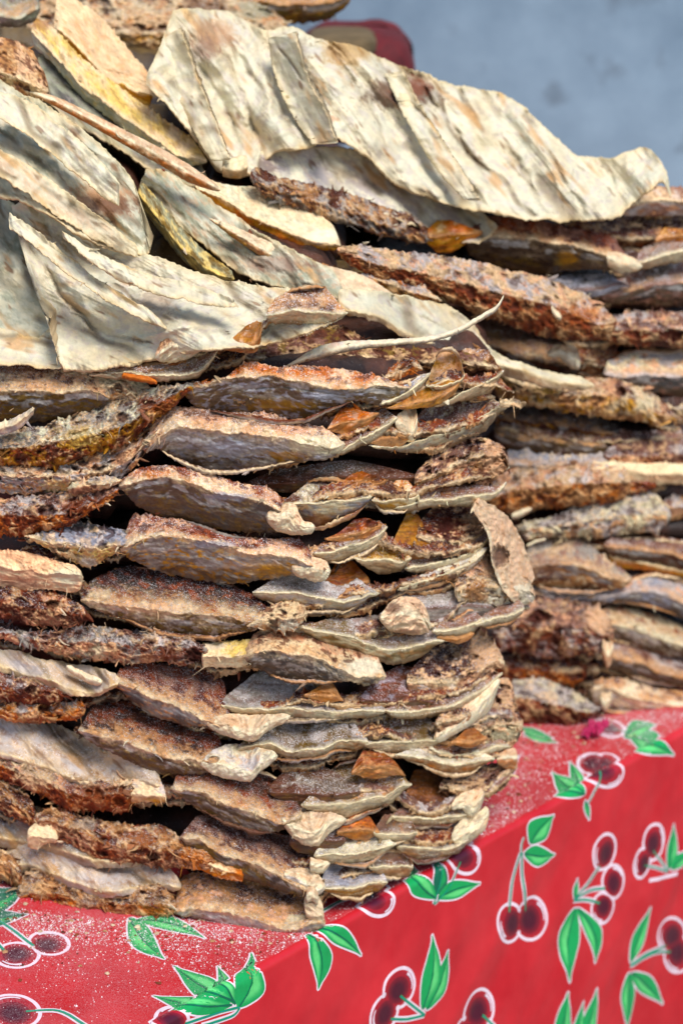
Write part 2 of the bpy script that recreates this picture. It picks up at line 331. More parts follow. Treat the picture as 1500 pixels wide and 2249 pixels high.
# 17 far corner leaves
m = Motif(); m.leaf((1478, 1658), (1385, 1620), 26, -6); m.leaf((1440, 1592), (1370, 1620), 20, -6); m.cherry((1335, 1600), 34, 18, .2, (0, 0), 1.6); m.stem([(1385, 1612), (1360, 1606), (1345, 1602)], .0016); m.build()
m = Motif(); m.leaf((1225, 1632), (1150, 1612), 10, 0); m.leaf((1215, 1622), (1140, 1600), 8, 0); m.build()
m = Motif(); m.leaf((1132, 1688), (1090, 1712), 12, 0); m.leaf((1140, 1660), (1095, 1705), 8, 0); m.build()

# ---- wall, ground, red bundle
def noise_mat(name, c0, c1, scale, rough=.85, bump=.4, spots=True):
    m = bpy.data.materials.new(name); m.use_nodes = True; nt = m.node_tree; L = nt.links.new; b = nt.nodes['Principled BSDF']
    tc = node(nt, 'ShaderNodeTexCoord'); n = node(nt, 'ShaderNodeTexNoise', i_Scale=scale, i_Detail=8.0, i_Roughness=.62); L(tc.outputs['Object'], n.inputs['Vector'])
    r = node(nt, 'ShaderNodeValToRGB'); e = r.color_ramp.elements; e[0].position = .33; e[0].color = (*lin(c0), 1); e[1].position = .67; e[1].color = (*lin(c1), 1); L(n.outputs[0], r.inputs[0])
    src = r.outputs[0]
    if spots:
        n2 = node(nt, 'ShaderNodeTexNoise', i_Scale=16.0, i_Detail=5.0); L(tc.outputs['Object'], n2.inputs['Vector'])
        mr = node(nt, 'ShaderNodeMapRange'); mr.inputs[1].default_value = .60; mr.inputs[2].default_value = .80; L(n2.outputs[0], mr.inputs[0])
        mx = node(nt, 'ShaderNodeMix', data_type='RGBA'); L(mr.outputs[0], mx.inputs[0]); L(src, mx.inputs[6]); mx.inputs[7].default_value = (*lin((80, 92, 104)), 1); src = mx.outputs[2]
    L(src, b.inputs['Base Color']); b.inputs['Roughness'].default_value = rough
    bp = node(nt, 'ShaderNodeBump'); bp.inputs['Strength'].default_value = bump; bp.inputs['Distance'].default_value = .003; L(n.outputs[0], bp.inputs['Height']); L(bp.outputs[0], b.inputs['Normal'])
    return m
def box(name, lo, hi, mat, parent=None, bev=0.0):
    import bmesh
    bm = bmesh.new(); bmesh.ops.create_cube(bm, size=1)
    for v in bm.verts: v.co = Vector([(lo[i]+hi[i])/2+v.co[i]*(hi[i]-lo[i]) for i in range(3)])
    if bev: bmesh.ops.bevel(bm, geom=bm.edges[:], offset=bev, segments=3, affect='EDGES', profile=.6)
    me = bpy.data.meshes.new(name); bm.to_mesh(me); bm.free(); me.materials.append(mat); o = bpy.data.objects.new(name, me); COL.objects.link(o)
    if parent: o.parent = parent; o.matrix_parent_inverse = Matrix.Translation(-parent.location)
    return o
wm = noise_mat('blue grey plaster', (92, 114, 134), (140, 162, 180), 3.0)
WY = 1.22
wl = empty('plaster_wall', (0, WY, -.75), 'blue grey painted plaster wall behind the fish stacks', 'wall')
xs = np.linspace(-2.5, 2.5, 120); zs = np.linspace(-.75, 2.2, 100); X, Z = np.meshgrid(xs, zs, indexing='ij')
Yw = WY + .004*fbm(X*3, Z*3, 77) + .0015*fbm(X*14, Z*14, 78)
front = np.stack([X, Yw, Z], -1).reshape(-1, 3)
new_mesh('plaster', front, grid_faces(120, 100), wm, wl)
box('wall_core', (-2.5, WY+.012, -.75), (2.5, WY+.2, 2.2), wm, wl)
tag(box('ground', (-40, -40, -.95), (40, 40, -.75), noise_mat('street paving', (96, 92, 88), (130, 126, 120), 3.0, spots=False)), kind='structure')
# ------------------------------------------------------------------ dried fish: one builder for every piece
C = dict(hide=(124, 106, 92), cream=(216, 194, 162), ivory=(214, 202, 172), white=(222, 212, 190), lav=(182, 172, 168), pink=(194, 150, 122), tan=(174, 130, 94), orange=(178, 104, 52), amber=(136, 84, 40),
    rust=(122, 62, 38), brown=(86, 50, 36), dark=(42, 27, 22), maroon=(68, 32, 26), grey=(150, 142, 134), slate=(84, 80, 78), skin=(94, 78, 64), olive=(104, 82, 44), ochre=(170, 122, 50),
    teal=(150, 152, 130), pale=(206, 202, 178), yellow=(212, 184, 122), mauve=(128, 94, 82), buff=(198, 170, 140), bluegrey=(150, 150, 160), peach=(218, 180, 148))
# style: top colours, under colours, rim colour, rim width px, relief kind, salt top/under, material, slope of the top, bulge of the underside
ST = {
 'pod':   dict(top=('rust', 'brown', 'pink'), under=('grey', 'hide', 'skin'), rim='cream', rimw=6, rel='pod', salt=(1.0, .3), mat=('flesh', 'skin'), kT=1.25, kB=.75, rag=5.0),
 'jaw':   dict(top=('mauve', 'hide', 'amber'), under=('buff', 'ivory', 'grey'), rim='ivory', rimw=6, rel='jaw', salt=(1.0, .2), mat=('bone', 'bone'), kT=1.6, kB=1.5, rag=4.0, bowl=.026),
 'rope':  dict(top=('tan', 'buff', 'mauve'), under=('rust', 'brown', 'orange'), rim='tan', rimw=0, rel='rope', salt=(.9, .45), mat=('flesh', 'flesh'), kT=.9, kB=.75, rag=6.0, fr=26),
 'sheet': dict(top=('pale', 'ivory', 'lav'), under=('cream', 'tan', 'grey'), rim='cream', rimw=3, rel='sheet', salt=(.1, .1), mat=('sheet', 'sheet'), kT=1.0, kB=.5, rag=7.0),
 'strip': dict(top=('cream', 'pale', 'buff'), under=('buff', 'ochre', 'tan'), rim='cream', rimw=6, rel='pod', salt=(.15, .1), mat=('sheet', 'sheet'), kT=1.0, kB=.7, rag=3.0),
 'flesh': dict(top=('brown', 'rust', 'pink'), under=('pink', 'tan', 'brown'), rim='cream', rimw=6, rel='flesh', salt=(.85, .35), mat=('flesh', 'flesh'), kT=1.2, kB=.9, rag=5.5, fr=14),
 'amber': dict(top=('amber', 'brown', 'tan'), under=('amber', 'tan', 'rust'), rim='tan', rimw=5, rel='jaw', salt=(.25, .1), mat=('amber', 'amber'), kT=.7, kB=.5, rag=2.0),
 'bone':  dict(top=('cream', 'buff', 'tan'), under=('ivory', 'cream', 'tan'), rim='ivory', rimw=5, rel='bone', salt=(.1, .05), mat=('bone', 'bone'), kT=.9, kB=.8, rag=2.5),
 'plate': dict(top=('tan', 'brown', 'peach'), under=('buff', 'skin', 'brown'), rim='cream', rimw=4, rel='flesh', salt=(.6, .1), mat=('flesh', 'flesh'), kT=1.5, kB=.9, rag=7, amp=.8),
 'floor': dict(top=('brown', 'skin', 'mauve'), under=('skin', 'brown', 'olive'), rim='brown', rimw=4, rel='jaw', salt=(.7, .3), mat=('skin', 'skin'), kT=1.3, kB=.6, rag=2.0),
}
SP = 1.7
def hermite(st, n):
    st = np.asarray(st, float); m = len(st)
    t = np.concatenate([[0], np.cumsum(np.hypot(*(np.diff(st[:, 2:4], axis=0).T))+.6*np.hypot(*(np.diff(st[:, 0:2], axis=0).T)))]); t /= t[-1]
    d = np.gradient(st, t, axis=0) if m > 2 else np.tile((st[1]-st[0])[None], (2, 1))
    # limit overshoot
    q = np.linspace(0, 1, n); k = np.clip(np.searchsorted(t, q, 'right')-1, 0, m-2); h = (t[k+1]-t[k])[:, None]; s = ((q-t[k])/(t[k+1]-t[k]))[:, None]
    dm = np.diff(st, axis=0)/np.diff(t)[:, None]
    for i in range(m):
        lo = dm[max(i-1, 0)]; hi = dm[min(i, m-2)]
        lim = 2.2*np.minimum(np.abs(lo), np.abs(hi)); same = lo*hi > 0
        d[i] = np.where(same, np.clip(d[i], -lim, lim), 0) if 0 < i < m-1 else d[i]*.5
    return (2*s**3-3*s**2+1)*st[k]+(s**3-2*s**2+s)*h*d[k]+(-2*s**3+3*s**2)*st[k+1]+(s**3-s**2)*h*d[k+1]
def seg_dist(px, py, poly):
    best = np.full(px.shape, 1e9)
    for (x0, y0), (x1, y1) in zip(poly[:-1], poly[1:]):
        dx, dy = x1-x0, y1-y0; L = dx*dx+dy*dy+1e-9; t = np.clip(((px-x0)*dx+(py-y0)*dy)/L, 0, 1)
        best = np.minimum(best, np.hypot(px-x0-t*dx, py-y0-t*dy))
    return best
def mixc(a, b, w_): return a+(b-a)*w_[..., None]
ALL = []          # fish records
class Fish:
    def __init__(self, label, group, name='dried_fish'):
        self.label, self.group, self.name = label, group, name; self.parts = []; self.grids = []; ALL.append(self)
_seed = [0]
def E(fish, part, style, st, d='F', db=0.0, marks=(), teeth=(), **kw):
    """a piece traced from the photograph: stations (x, yTop, yRim, yBottom), or (xTop, yTop, xRim, yRim, thick) where it leans"""
    S = dict(ST[style]); S.update(kw); _seed[0] += 1; sd_ = _seed[0]*13
    P = []
    for s in st:
        if len(s) == 4: P.append((s[0], s[1], s[0], s[2], s[0], s[3]))
        else: P.append((s[0], s[1], s[2], s[3], s[2], s[3]+.34*s[4]))
    P = np.array(P, float)
    lenu = max(np.hypot(*np.diff(P[:, 2:4], axis=0).T).sum(), .8*np.hypot(*np.diff(P[:, 0:2], axis=0).T).sum()); far = 1.0
    dist = {'F': 1.0, 'R': 1.25}.get(d, 1.3) if isinstance(d, str) else 1.2
    sp_ = SP*(1.0 if d == 'F' else 1.45)
    nu = int(max(8, lenu/sp_)); lt = np.hypot(P[:, 0]-P[:, 2], P[:, 1]-P[:, 3]); lb = np.hypot(P[:, 2]-P[:, 4], P[:, 3]-P[:, 5])
    n1 = int(max(3, np.percentile(lt, 85)/sp_)); n2 = int(max(3, np.percentile(lb, 85)/sp_))
    Q = hermite(P, nu); T, R, B = Q[:, 0:2], Q[:, 2:4], Q[:, 4:6]
    ucoord = np.linspace(0, lenu, nu)
    endt = sstep(0, .05, np.linspace(0, 1, nu))*sstep(0, .05, 1-np.linspace(0, 1, nu))
    tl = S.get('taper', {'flesh': .22, 'floor': .24, 'amber': .3, 'rope': .06, 'bone': .1, 'jaw': .16, 'pod': .06}.get(style, .04)); pw = {'flesh': .55, 'rope': .5, 'pod': .6, 'bone': .6}.get(style, .8)
    q_ = np.linspace(0, 1, nu); tp = np.ones(nu); w0 = P[0, 2] > 8; w1 = P[-1, 2] < 1492; tl2 = tl*(1.3+.5*math.sin(sd_)); tl = tl*(1.3-.5*math.sin(sd_))
    if w0: tp = tp*np.clip(q_/tl, 0, 1)**pw
    if w1: tp = tp*np.clip((1-q_)/tl2, 0, 1)**pw
    tp = (tp*.92+.08)[:, None]; T = R+(T-R)*tp; B = R+(B-R)*tp
    if style == 'jaw': T = R+(T-R)*np.minimum(1.7, 1+34/np.maximum(np.hypot(*(T-R).T), 8))[:, None]
    elif style == 'pod': T = R+(T-R)*1.18
    rag = S['rag']
    offs = []; rel_ = S['rel']; HT_ = np.hypot(*(T-R).T); HB_ = np.hypot(*(B-R).T)
    for k, a in enumerate((rag, rag*.7, rag*.9)):
        oy = a*(.9*fbm(ucoord/45, ucoord*0+k*9.7, sd_+k)+(.3 if rel_ == 'sheet' else .75)*fbm(ucoord/9, ucoord*0+k*3.3, sd_+k+5, 2)); ox = .5*a*fbm(ucoord/12, ucoord*0+k*7, sd_+50+k); 
        fz = S.get('fringe', dict(pod=(6, 0, 3), flesh=(9, 0, 7), rope=(11, 0, 11), sheet=(2, 0, 2), strip=(4, 0, 3)).get(rel_, (0, 0, 0)))[k]
        if fz: oy = oy+(-1 if k == 0 else 1)*fz*np.maximum(perlin(ucoord/8+1.5*perlin(ucoord/30, ucoord*0, sd_+93), ucoord*0+k*2.1, sd_+90+k)-.05, 0)*1.5*np.clip(2.2*perlin(ucoord/40, ucoord*0+.5, sd_+95+k)+.25, 0, 1.5)
        if k == 1 and rel_ in ('pod', 'jaw'): oy = oy+np.minimum(7, .16*(HT_+HB_))*fbm(ucoord/70, ucoord*0+4.4, sd_+44, 2)
        offs.append(np.stack([ox, oy], -1)*(.4+.6*tp))
    v1 = np.linspace(0, 1, n1, endpoint=False); v2 = np.linspace(0, 1, n2)
    G1 = T[:, None]*(1-v1)[None, :, None]+R[:, None]*v1[None, :, None]; G2 = R[:, None]*(1-v2)[None, :, None]+B[:, None]*v2[None, :, None]
    G = np.concatenate([G1, G2], 1).copy(); nv = n1+n2; zone = np.concatenate([v1, 1+v2])[None].repeat(nu, 0)
    HT = np.hypot(*(T-R).T); HB = np.hypot(*(B-R).T)
    U = ucoord[:, None].repeat(nv, 1); V = np.concatenate([(v1-1)[None]*HT[:, None], v2[None]*HB[:, None]], 1)
    G = G+offs[0][:, None]*np.exp(-(V+HT[:, None])/9)[..., None]+offs[1][:, None]*np.exp(-np.abs(V)/8)[..., None]+offs[2][:, None]*np.exp(-(HB[:, None]-V)/9)[..., None]
    X, Y = G[..., 0], G[..., 1]
    if d == 'F': base = front_depth(X)
    elif d == 'R': base = .42+.04*np.clip((X-1300)/200, 0, 1)+0*X
    else: base = d[0]+(d[1]-d[0])*np.linspace(0, 1, nu)[:, None]+0*X
    mpp = (base+1.785)/math.cos(PITCH*.55)/FPX
    isT = zone < 1; wt = np.clip(1-zone, 0, 1); wb = np.clip(zone-1, 0, 1)
    dep = base+db+S['kT']*HT[:, None]*mpp*wt**1.15
    ub = S['kB']*HB[:, None]*mpp
    if S['rel'] in ('rope', 'strip', 'bone'): dep = dep+ub*(1-np.sqrt(np.clip(1-wb**2, 0, 1)))*1.3
    else: dep = dep+ub*(.8*wb+.35*wb**3)
    if style == 'jaw' and S.get('bowl', 0) < .008: S['bowl'] = .008
    if S.get('bowl') and S['rel'] == 'jaw': dep = dep+S['bowl']*np.sin(np.pi*np.clip(wt, 0, 1)**.45)*np.clip(HT[:, None]/60, 0, 1)
    dep = dep+(1-endt)[:, None]*.004
    # relief in metres towards the viewer
    rel = S['rel']; mm = .001
    sx_ = U+.35*X; sy_ = V+.12*Y
    warp = 6*fbm(U/50, V/50, sd_+3, 2)
    if rel == 'rope':
        h = 4.6*fbm(U/38, V/30, sd_, 3)+3.2*ridged((U+warp)/26, (V+warp)/19, sd_+1, 2)+1.3*ridged((U-warp)/8, (V+warp)/6.5, sd_+2, 2)+.6*fbm(U/5, V/4, sd_+4, 2)
        h = h-3.4*sstep(.45, .8, fbm(U/24, V/19, sd_+6, 2))
    elif rel == 'flesh': h = 3.6*fbm((U+warp)/42, (V+warp)/28, sd_)+1.7*ridged((U+warp)/20, (V+warp)/12, sd_+1)-4.5*sstep(.18, .55, fbm((U-warp)/38, (V-warp)/24, sd_+15))+.8*ridged(U/8, V/6, sd_+2)+.4*fbm(U/4, V/4, sd_+3, 2)
    elif rel == 'sheet':
        th_ = math.radians(S.get('dirn', 48)); al = X*math.cos(th_)+Y*math.sin(th_); ac = Y*math.cos(th_)-X*math.sin(th_); w2 = .35*fbm(X/170, Y/170, sd_+60, 2)
        seam = sstep(.72, .97, ridged(ac/115+w2, al/900, sd_+2, 1))*sstep(-.25, .15, fbm(X/120, Y/120, sd_+61)); crk = 0*seam
        h = 6*fbm(X/190, Y/170, sd_, 2)+17*fbm(al/560, ac/84+.4*w2, sd_+71, 1)+2.6*ridged((X+14*w2*9)/95, (Y+.4*X)/80, sd_+73, 2)+1.3*ridged(al/700, ac/60+.25*w2, sd_+72, 1)+.7*fbm(X/40, Y/40, sd_+1)-2.4*seam-1.0*crk+.6*fbm(al/190, ac/13+w2, sd_+5, 2)+.45*fbm(al/70, ac/4.5+2*w2, sd_+76, 2)+.18*fbm(X/6, Y/6, sd_+3, 3)
    elif rel == 'jaw': h = 1.2*fbm(U/40, V/22, sd_)+1.6*ridged((U+1.5*warp)/60, (V+.3*U+warp)/30, sd_+16, 2)+.35*fbm((U+warp)/50, (V+.5*warp)/7, sd_+1, 2)-.45*sstep(.72, .95, ridged((V+.6*warp)/11, U/130, sd_+14, 1))+.3*fbm(U/6, V/5, sd_+2, 2)
    elif rel == 'bone': h = 1.0*fbm(U/18, V/14, sd_)+2.4*ridged((U+warp)/34, (V+.5*U+warp)/22, sd_+17, 2)+.6*ridged(U/11, V/8, sd_+1)+.25*fbm(U/4, V/4, sd_+2, 2)
    else:
        ht = 2.2*fbm(U/44, V/26, sd_)+1.6*ridged((U+warp)/48, (V+.3*U+warp)/24, sd_+16)+1.1*ridged((U+warp)/20, (V+warp)/10, sd_+1)+.7*ridged(U/8, V/6, sd_+12)+.5*fbm(U/4, V/4, sd_+2, 2)
        hu = 1.6*fbm(U/80, V/26, sd_+7)+1.5*ridged((U+1.5*warp)/70, (V+.25*U+warp)/34, sd_+16, 2)+.9*fbm((U+warp)/26, (V+warp)/12, sd_+11)+.5*fbm((U+warp)/38, (V+.6*warp)/8, sd_+8, 2)+.25*fbm(U/9, V/5, sd_+9, 2)
        h = np.where(isT, ht, hu)
    amp = S.get('amp', 1.0)*np.clip((HT+HB)/45, .25, 1)[:, None]
    h = h*mm*amp
    rimk = np.exp(-(V/4.5)**2)*(1+.8*fbm(U/30, U*0, sd_+77))
    if rel in ('pod', 'jaw', 'flesh', 'sheet'): h = h+(.0014 if rel == 'pod' else .0005)*rimk*np.clip((HT+HB)/60, .2, 1)[:, None]
    hn = h/(h.std()+1e-9)-h.mean()/(h.std()+1e-9)
    if rel == 'sheet':
        ee = np.minimum(np.abs(V), np.abs(V+HT[:, None])); h = h+.0045*np.exp(-(ee/13)**2)*sstep(-.3, .4, fbm(U/60, U*0, sd_+33))+.0012*ridged((X+9*w2)/34, (Y-.5*X)/46, sd_+74, 2)
    # colour
    cA, cB, cC = [lin(C[q]) if isinstance(q, str) else lin(q) for q in S['top']]; uA, uB, uC = [lin(C[q]) if isinstance(q, str) else lin(q) for q in S['under']]
    n1_ = fbm(U/55+3, V/38, sd_+20); n2_ = fbm((U+warp)/26, (V+warp)/17, sd_+21); n3_ = fbm(U/6, V/5, sd_+22, 2)
    s1_ = fbm((U+2*warp)/62, (V+warp)/19, sd_+23); s2_ = fbm((U+warp)/20, (V+.8*warp)/7.5, sd_+24, 3)
    if rel in ('rope', 'flesh'): s1_, s2_ = n1_, .6*n2_+.5*n3_
    lo_, hi_, k3 = (-.16, .2, .9) if rel in ('pod', 'flesh', 'rope') and style != 'strip' else (-.5, .5, .5)
    ct = mixc(mixc(cA[None, None], cB[None, None], sstep(lo_, hi_, n1_+.35*n3_+.3*n2_)), cC[None, None], k3*sstep(.1, .3, n2_+.3*n3_))
    cu = mixc(mixc(uA[None, None], uB[None, None], sstep(lo_, hi_, s1_+.4*s2_)), uC[None, None], k3*sstep(.08, .3, s2_+.35*n1_+.3*n2_))
    if style == 'pod':
        ct = mixc(ct, np.broadcast_to(lin((206, 164, 126)), ct.shape), .8*sstep(.5, .1, wt+.4*n2_+.25*n3_))
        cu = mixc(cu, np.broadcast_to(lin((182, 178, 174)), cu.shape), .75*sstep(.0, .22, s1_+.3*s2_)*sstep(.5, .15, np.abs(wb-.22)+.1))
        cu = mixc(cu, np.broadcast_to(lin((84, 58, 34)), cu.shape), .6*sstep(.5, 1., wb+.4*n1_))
    soft = 4.0
    col = mixc(ct, cu, sstep(-soft*.5, soft*.5, V+3*n2_))
    if S['rimw']:
        rw = S['rimw']*(1+.9*n1_+.6*n3_)
        col = mixc(col, np.broadcast_to(lin(C[S['rim']] if isinstance(S['rim'], str) else S['rim']), col.shape), np.exp(-(np.abs(V+S['rimw']*.35)/np.maximum(rw, 1.5))**2.2)*.9*(sstep(-.35, .15, n1_+.5*n2_) if rel != 'jaw' else 1))
    if rel == 'sheet':   # darker seams between the flakes of muscle, browned edges
        col = mixc(col, np.broadcast_to(lin((150, 140, 128)), col.shape),   .2*sstep(.0, .6, fbm(al/260, ac/26+w2, sd_+66, 3)))
        col = mixc(col, np.broadcast_to(lin((196, 172, 124)), col.shape), .35*sstep(.1, .5, fbm(al/160, ac/60+w2, sd_+67, 2)))
        col = mixc(col, np.broadcast_to(lin((112, 92, 70)), col.shape), np.clip(.7*seam+.6*crk, 0, .85))
        br = sstep(.22, .6, fbm(al/130, ac/40, sd_+40, 3)); col = mixc(col, np.broadcast_to(lin((188, 142, 86)), col.shape), .75*br)
        br2 = sstep(.42, .7, fbm(al/70, ac/22, sd_+41, 3)); col = mixc(col, np.broadcast_to(lin((118, 78, 48)), col.shape), .75*br2)
        ed = np.exp(-((1-wt)*HT[:, None]*0+wt*0+np.minimum(np.abs(V), np.abs(V+HT[:, None]))/9)**1.2); col = mixc(col, np.broadcast_to(lin(C['yellow']), col.shape), .4*ed)
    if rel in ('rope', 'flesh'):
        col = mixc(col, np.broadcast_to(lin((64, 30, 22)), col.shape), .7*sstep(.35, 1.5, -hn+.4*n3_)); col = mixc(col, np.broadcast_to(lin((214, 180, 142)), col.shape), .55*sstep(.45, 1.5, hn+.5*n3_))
    if style == 'jaw':
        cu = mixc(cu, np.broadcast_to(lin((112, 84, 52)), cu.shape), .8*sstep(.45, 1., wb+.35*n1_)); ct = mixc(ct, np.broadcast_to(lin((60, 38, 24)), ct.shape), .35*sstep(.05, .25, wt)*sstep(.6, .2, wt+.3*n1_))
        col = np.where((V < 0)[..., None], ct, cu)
        rw = 4.5*(1+.7*n1_); col = mixc(col, np.broadcast_to(lin(C['ivory']), col.shape), np.exp(-(np.abs(V)/np.maximum(rw, 1.5))**2.2)*.95)
    if rel == 'jaw' and S['top'] != ST['amber']['top']:
        fl = sstep(.72, .95, ridged((V+.6*warp)/11, U/130, sd_+14, 1)); col = mixc(col, np.broadcast_to(lin((96, 72, 46)), col.shape), .45*fl)
    kk = .3 if rel == 'sheet' else (.6 if rel == 'bone' else 1.0)
    col = col*np.clip(1+kk*(.24*n3_+.22*s2_+.24*n2_), .35, 1.6)[..., None]
    salt = np.where(isT, S['salt'][0], S['salt'][1])*(1+.8*n1_)*(.7+.6*(s2_ > -.2))
    for mk in marks:
        if mk[0] == 'g':       # groove: width px, depth mm, polyline
            dd = seg_dist(X+3*n2_+8*fbm(X/60, Y/60, sd_+81), Y+3*n3_+8*fbm(X/60, Y/60, sd_+82), mk[3]); gm = np.clip(.65+1.5*fbm(X/80, Y/80, sd_+84, 2), 0, 1.3) if rel == 'sheet' else 1.0; h = h-mk[2]*mm*np.exp(-(dd/mk[1])**2)*gm; col = mixc(col, np.broadcast_to(lin((122, 104, 80)), col.shape), .5*np.exp(-(dd/(mk[1]*.7))**2)*gm)
        elif mk[0] == 'r':     # ridge
            dd = seg_dist(X+9*fbm(X/70, Y/70, sd_+81), Y+9*fbm(X/70, Y/70, sd_+82), mk[3]); h = h+mk[2]*mm*np.exp(-(dd/(mk[1]*(1+.5*n1_)))**2)*np.clip(.75+1.3*fbm(X/95, Y/95, sd_+83, 2), 0, 1.5)
        elif mk[0] == 'h':     # hole: x, y, rx, ry, depth mm
            q = np.hypot((X-mk[1])/mk[3], (Y-mk[2])/mk[4])*(1+.35*n2_+.2*n3_); k = 1-sstep(.55, 1.05, q); h = h-mk[5]*mm*k+.9*mm*np.exp(-((q-1.15)/.25)**2)
            col = mixc(col, np.broadcast_to(lin(C['maroon']), col.shape), .8*k); salt = salt*(1-k)
        elif mk[0] == 'c':     # stain: colour, x, y, rx, ry, strength
            q = np.hypot((X-mk[2])/mk[4], (Y-mk[3])/mk[5])*(1+.55*n2_+.35*n3_); k = mk[6]*(1-sstep(.5, 1.1, q)); col = mixc(col, np.broadcast_to(lin(C[mk[1]]), col.shape), k)
        elif mk[0] == 'd':     # dent or bump: x, y, rx, ry, mm
            q = ((X-mk[1])/mk[3])**2+((Y-mk[2])/mk[4])**2; h = h+mk[5]*mm*np.exp(-q)
    if rel != 'sheet': gry = col.mean(-1, keepdims=True); col = gry+(col-gry)*(1.28 if style != 'bone' else 1.1)
    if 'tint' in S: col = col*np.asarray(S['tint'])[None, None]
    Pt = at(X, Y, dep-h)
    # the far side: closes the piece behind
    zt = Pt[:, 0, 2]; zb = Pt[:, -1, 2]; thick = np.maximum(zt-zb, .003)
    bk = Pt[:, -1].copy(); bk[:, 1] = np.maximum(Pt[:, 0, 1], Pt[:, -1, 1])+np.minimum(.6*thick, .05)+.003
    bk[:, 2] = zb+.08*thick
    mid = Pt[:, 0]*.45+bk*.55; mid[:, 1] = Pt[:, 0, 1]+.55*(bk[:, 1]-Pt[:, 0, 1])
    verts = np.concatenate([mid[:, None], Pt, bk[:, None]], 1); nn = nv+2
    f = grid_faces(nu, nn); i = np.arange(nu*nn).reshape(nu, nn)
    wrap = np.stack([i[:-1, -1], i[1:, -1], i[1:, 0], i[:-1, 0]], -1); f = np.concatenate([f, wrap])
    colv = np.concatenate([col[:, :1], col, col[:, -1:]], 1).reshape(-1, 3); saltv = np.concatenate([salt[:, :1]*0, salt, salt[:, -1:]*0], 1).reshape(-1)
    V_ = verts.reshape(-1, 3); e0 = V_[i[0]].mean(0); e1 = V_[i[-1]].mean(0); V_ = np.concatenate([V_, [e0, e1]]); colv = np.concatenate([colv, colv[[i[0, nn//2], i[-1, nn//2]]]]); saltv = np.concatenate([saltv, [0, 0]])
    k0 = nu*nn; j = np.arange(nn); jn = (j+1) % nn
    caps = np.concatenate([np.stack([np.full(nn, k0), i[0, jn], i[0, j], i[0, j]], -1), np.stack([np.full(nn, k0+1), i[-1, j], i[-1, jn], i[-1, jn]], -1)])
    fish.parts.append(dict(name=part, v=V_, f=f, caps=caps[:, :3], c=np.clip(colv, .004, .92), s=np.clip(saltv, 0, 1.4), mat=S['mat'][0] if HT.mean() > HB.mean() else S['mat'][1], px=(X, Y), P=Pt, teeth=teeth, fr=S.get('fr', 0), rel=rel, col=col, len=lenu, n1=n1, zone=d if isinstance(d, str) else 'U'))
    if style in ('pod', 'jaw') and not kw.get('nofold') and lenu > 90:
        rr = np.random.RandomState(sd_); me_ = fish.parts[-1]
        for side in (0, 1):
            a0 = rr.uniform(.04, .3); a1 = rr.uniform(.7, .96); ks = np.linspace(a0, a1, 7); ii = (ks*(nu-1)).astype(int); hh = rr.uniform(4, 13, 7)*np.array([.2, .8, 1, 1, 1, .8, .2])
            L_ = (T if side == 0 else B)[ii]
            if side == 0: st2 = [(x, y-.75*k, y+1, y+6) for (x, y), k in zip(L_, hh)]
            else: st2 = [(x, y-5, y+.35*k-2, y+.8*k) for (x, y), k in zip(L_, hh)]
            if min(np.diff([s[0] for s in st2])) < 3 or rr.rand() < .4: continue
            E(fish, 'skin_fold', 'floor', st2, d=d, db=db+(S['kT']*HT.mean()*MPP*.8+.003 if side == 0 else .007), nofold=True, rag=3,
              top=[('brown', 'mauve', 'lav'), ('cream', 'tan', 'rust'), ('rust', 'brown', 'peach'), ('grey', 'lav', 'brown')][rr.randint(4)], under=[('skin', 'brown', 'grey'), ('tan', 'buff', 'brown'), ('lav', 'grey', 'cream')][rr.randint(3)], rim=('tan', 'cream', 'brown')[rr.randint(3)], rimw=3, salt=(.4, .1))
        return me_
    return fish.parts[-1]
def tube(pts, rad, sides=4):
    pts = np.asarray(pts, float); n = len(pts); d = np.gradient(pts, axis=0); d /= np.linalg.norm(d, axis=1)[:, None]+1e-9
    a = np.cross(d, [0.3, .2, .93]); a /= np.linalg.norm(a, axis=1)[:, None]+1e-9; b = np.cross(d, a); rad = np.broadcast_to(rad, n)
    ang = np.linspace(0, 2*np.pi, sides, endpoint=False)
    v = (pts[:, None]+rad[:, None, None]*(a[:, None]*np.cos(ang)[None, :, None]+b[:, None]*np.sin(ang)[None, :, None])).reshape(-1, 3)
    f = [(k*sides+q, k*sides+(q+1) % sides, (k+1)*sides+(q+1) % sides, (k+1)*sides+q) for k in range(n-1) for q in range(sides)]
    return v, np.array(f)
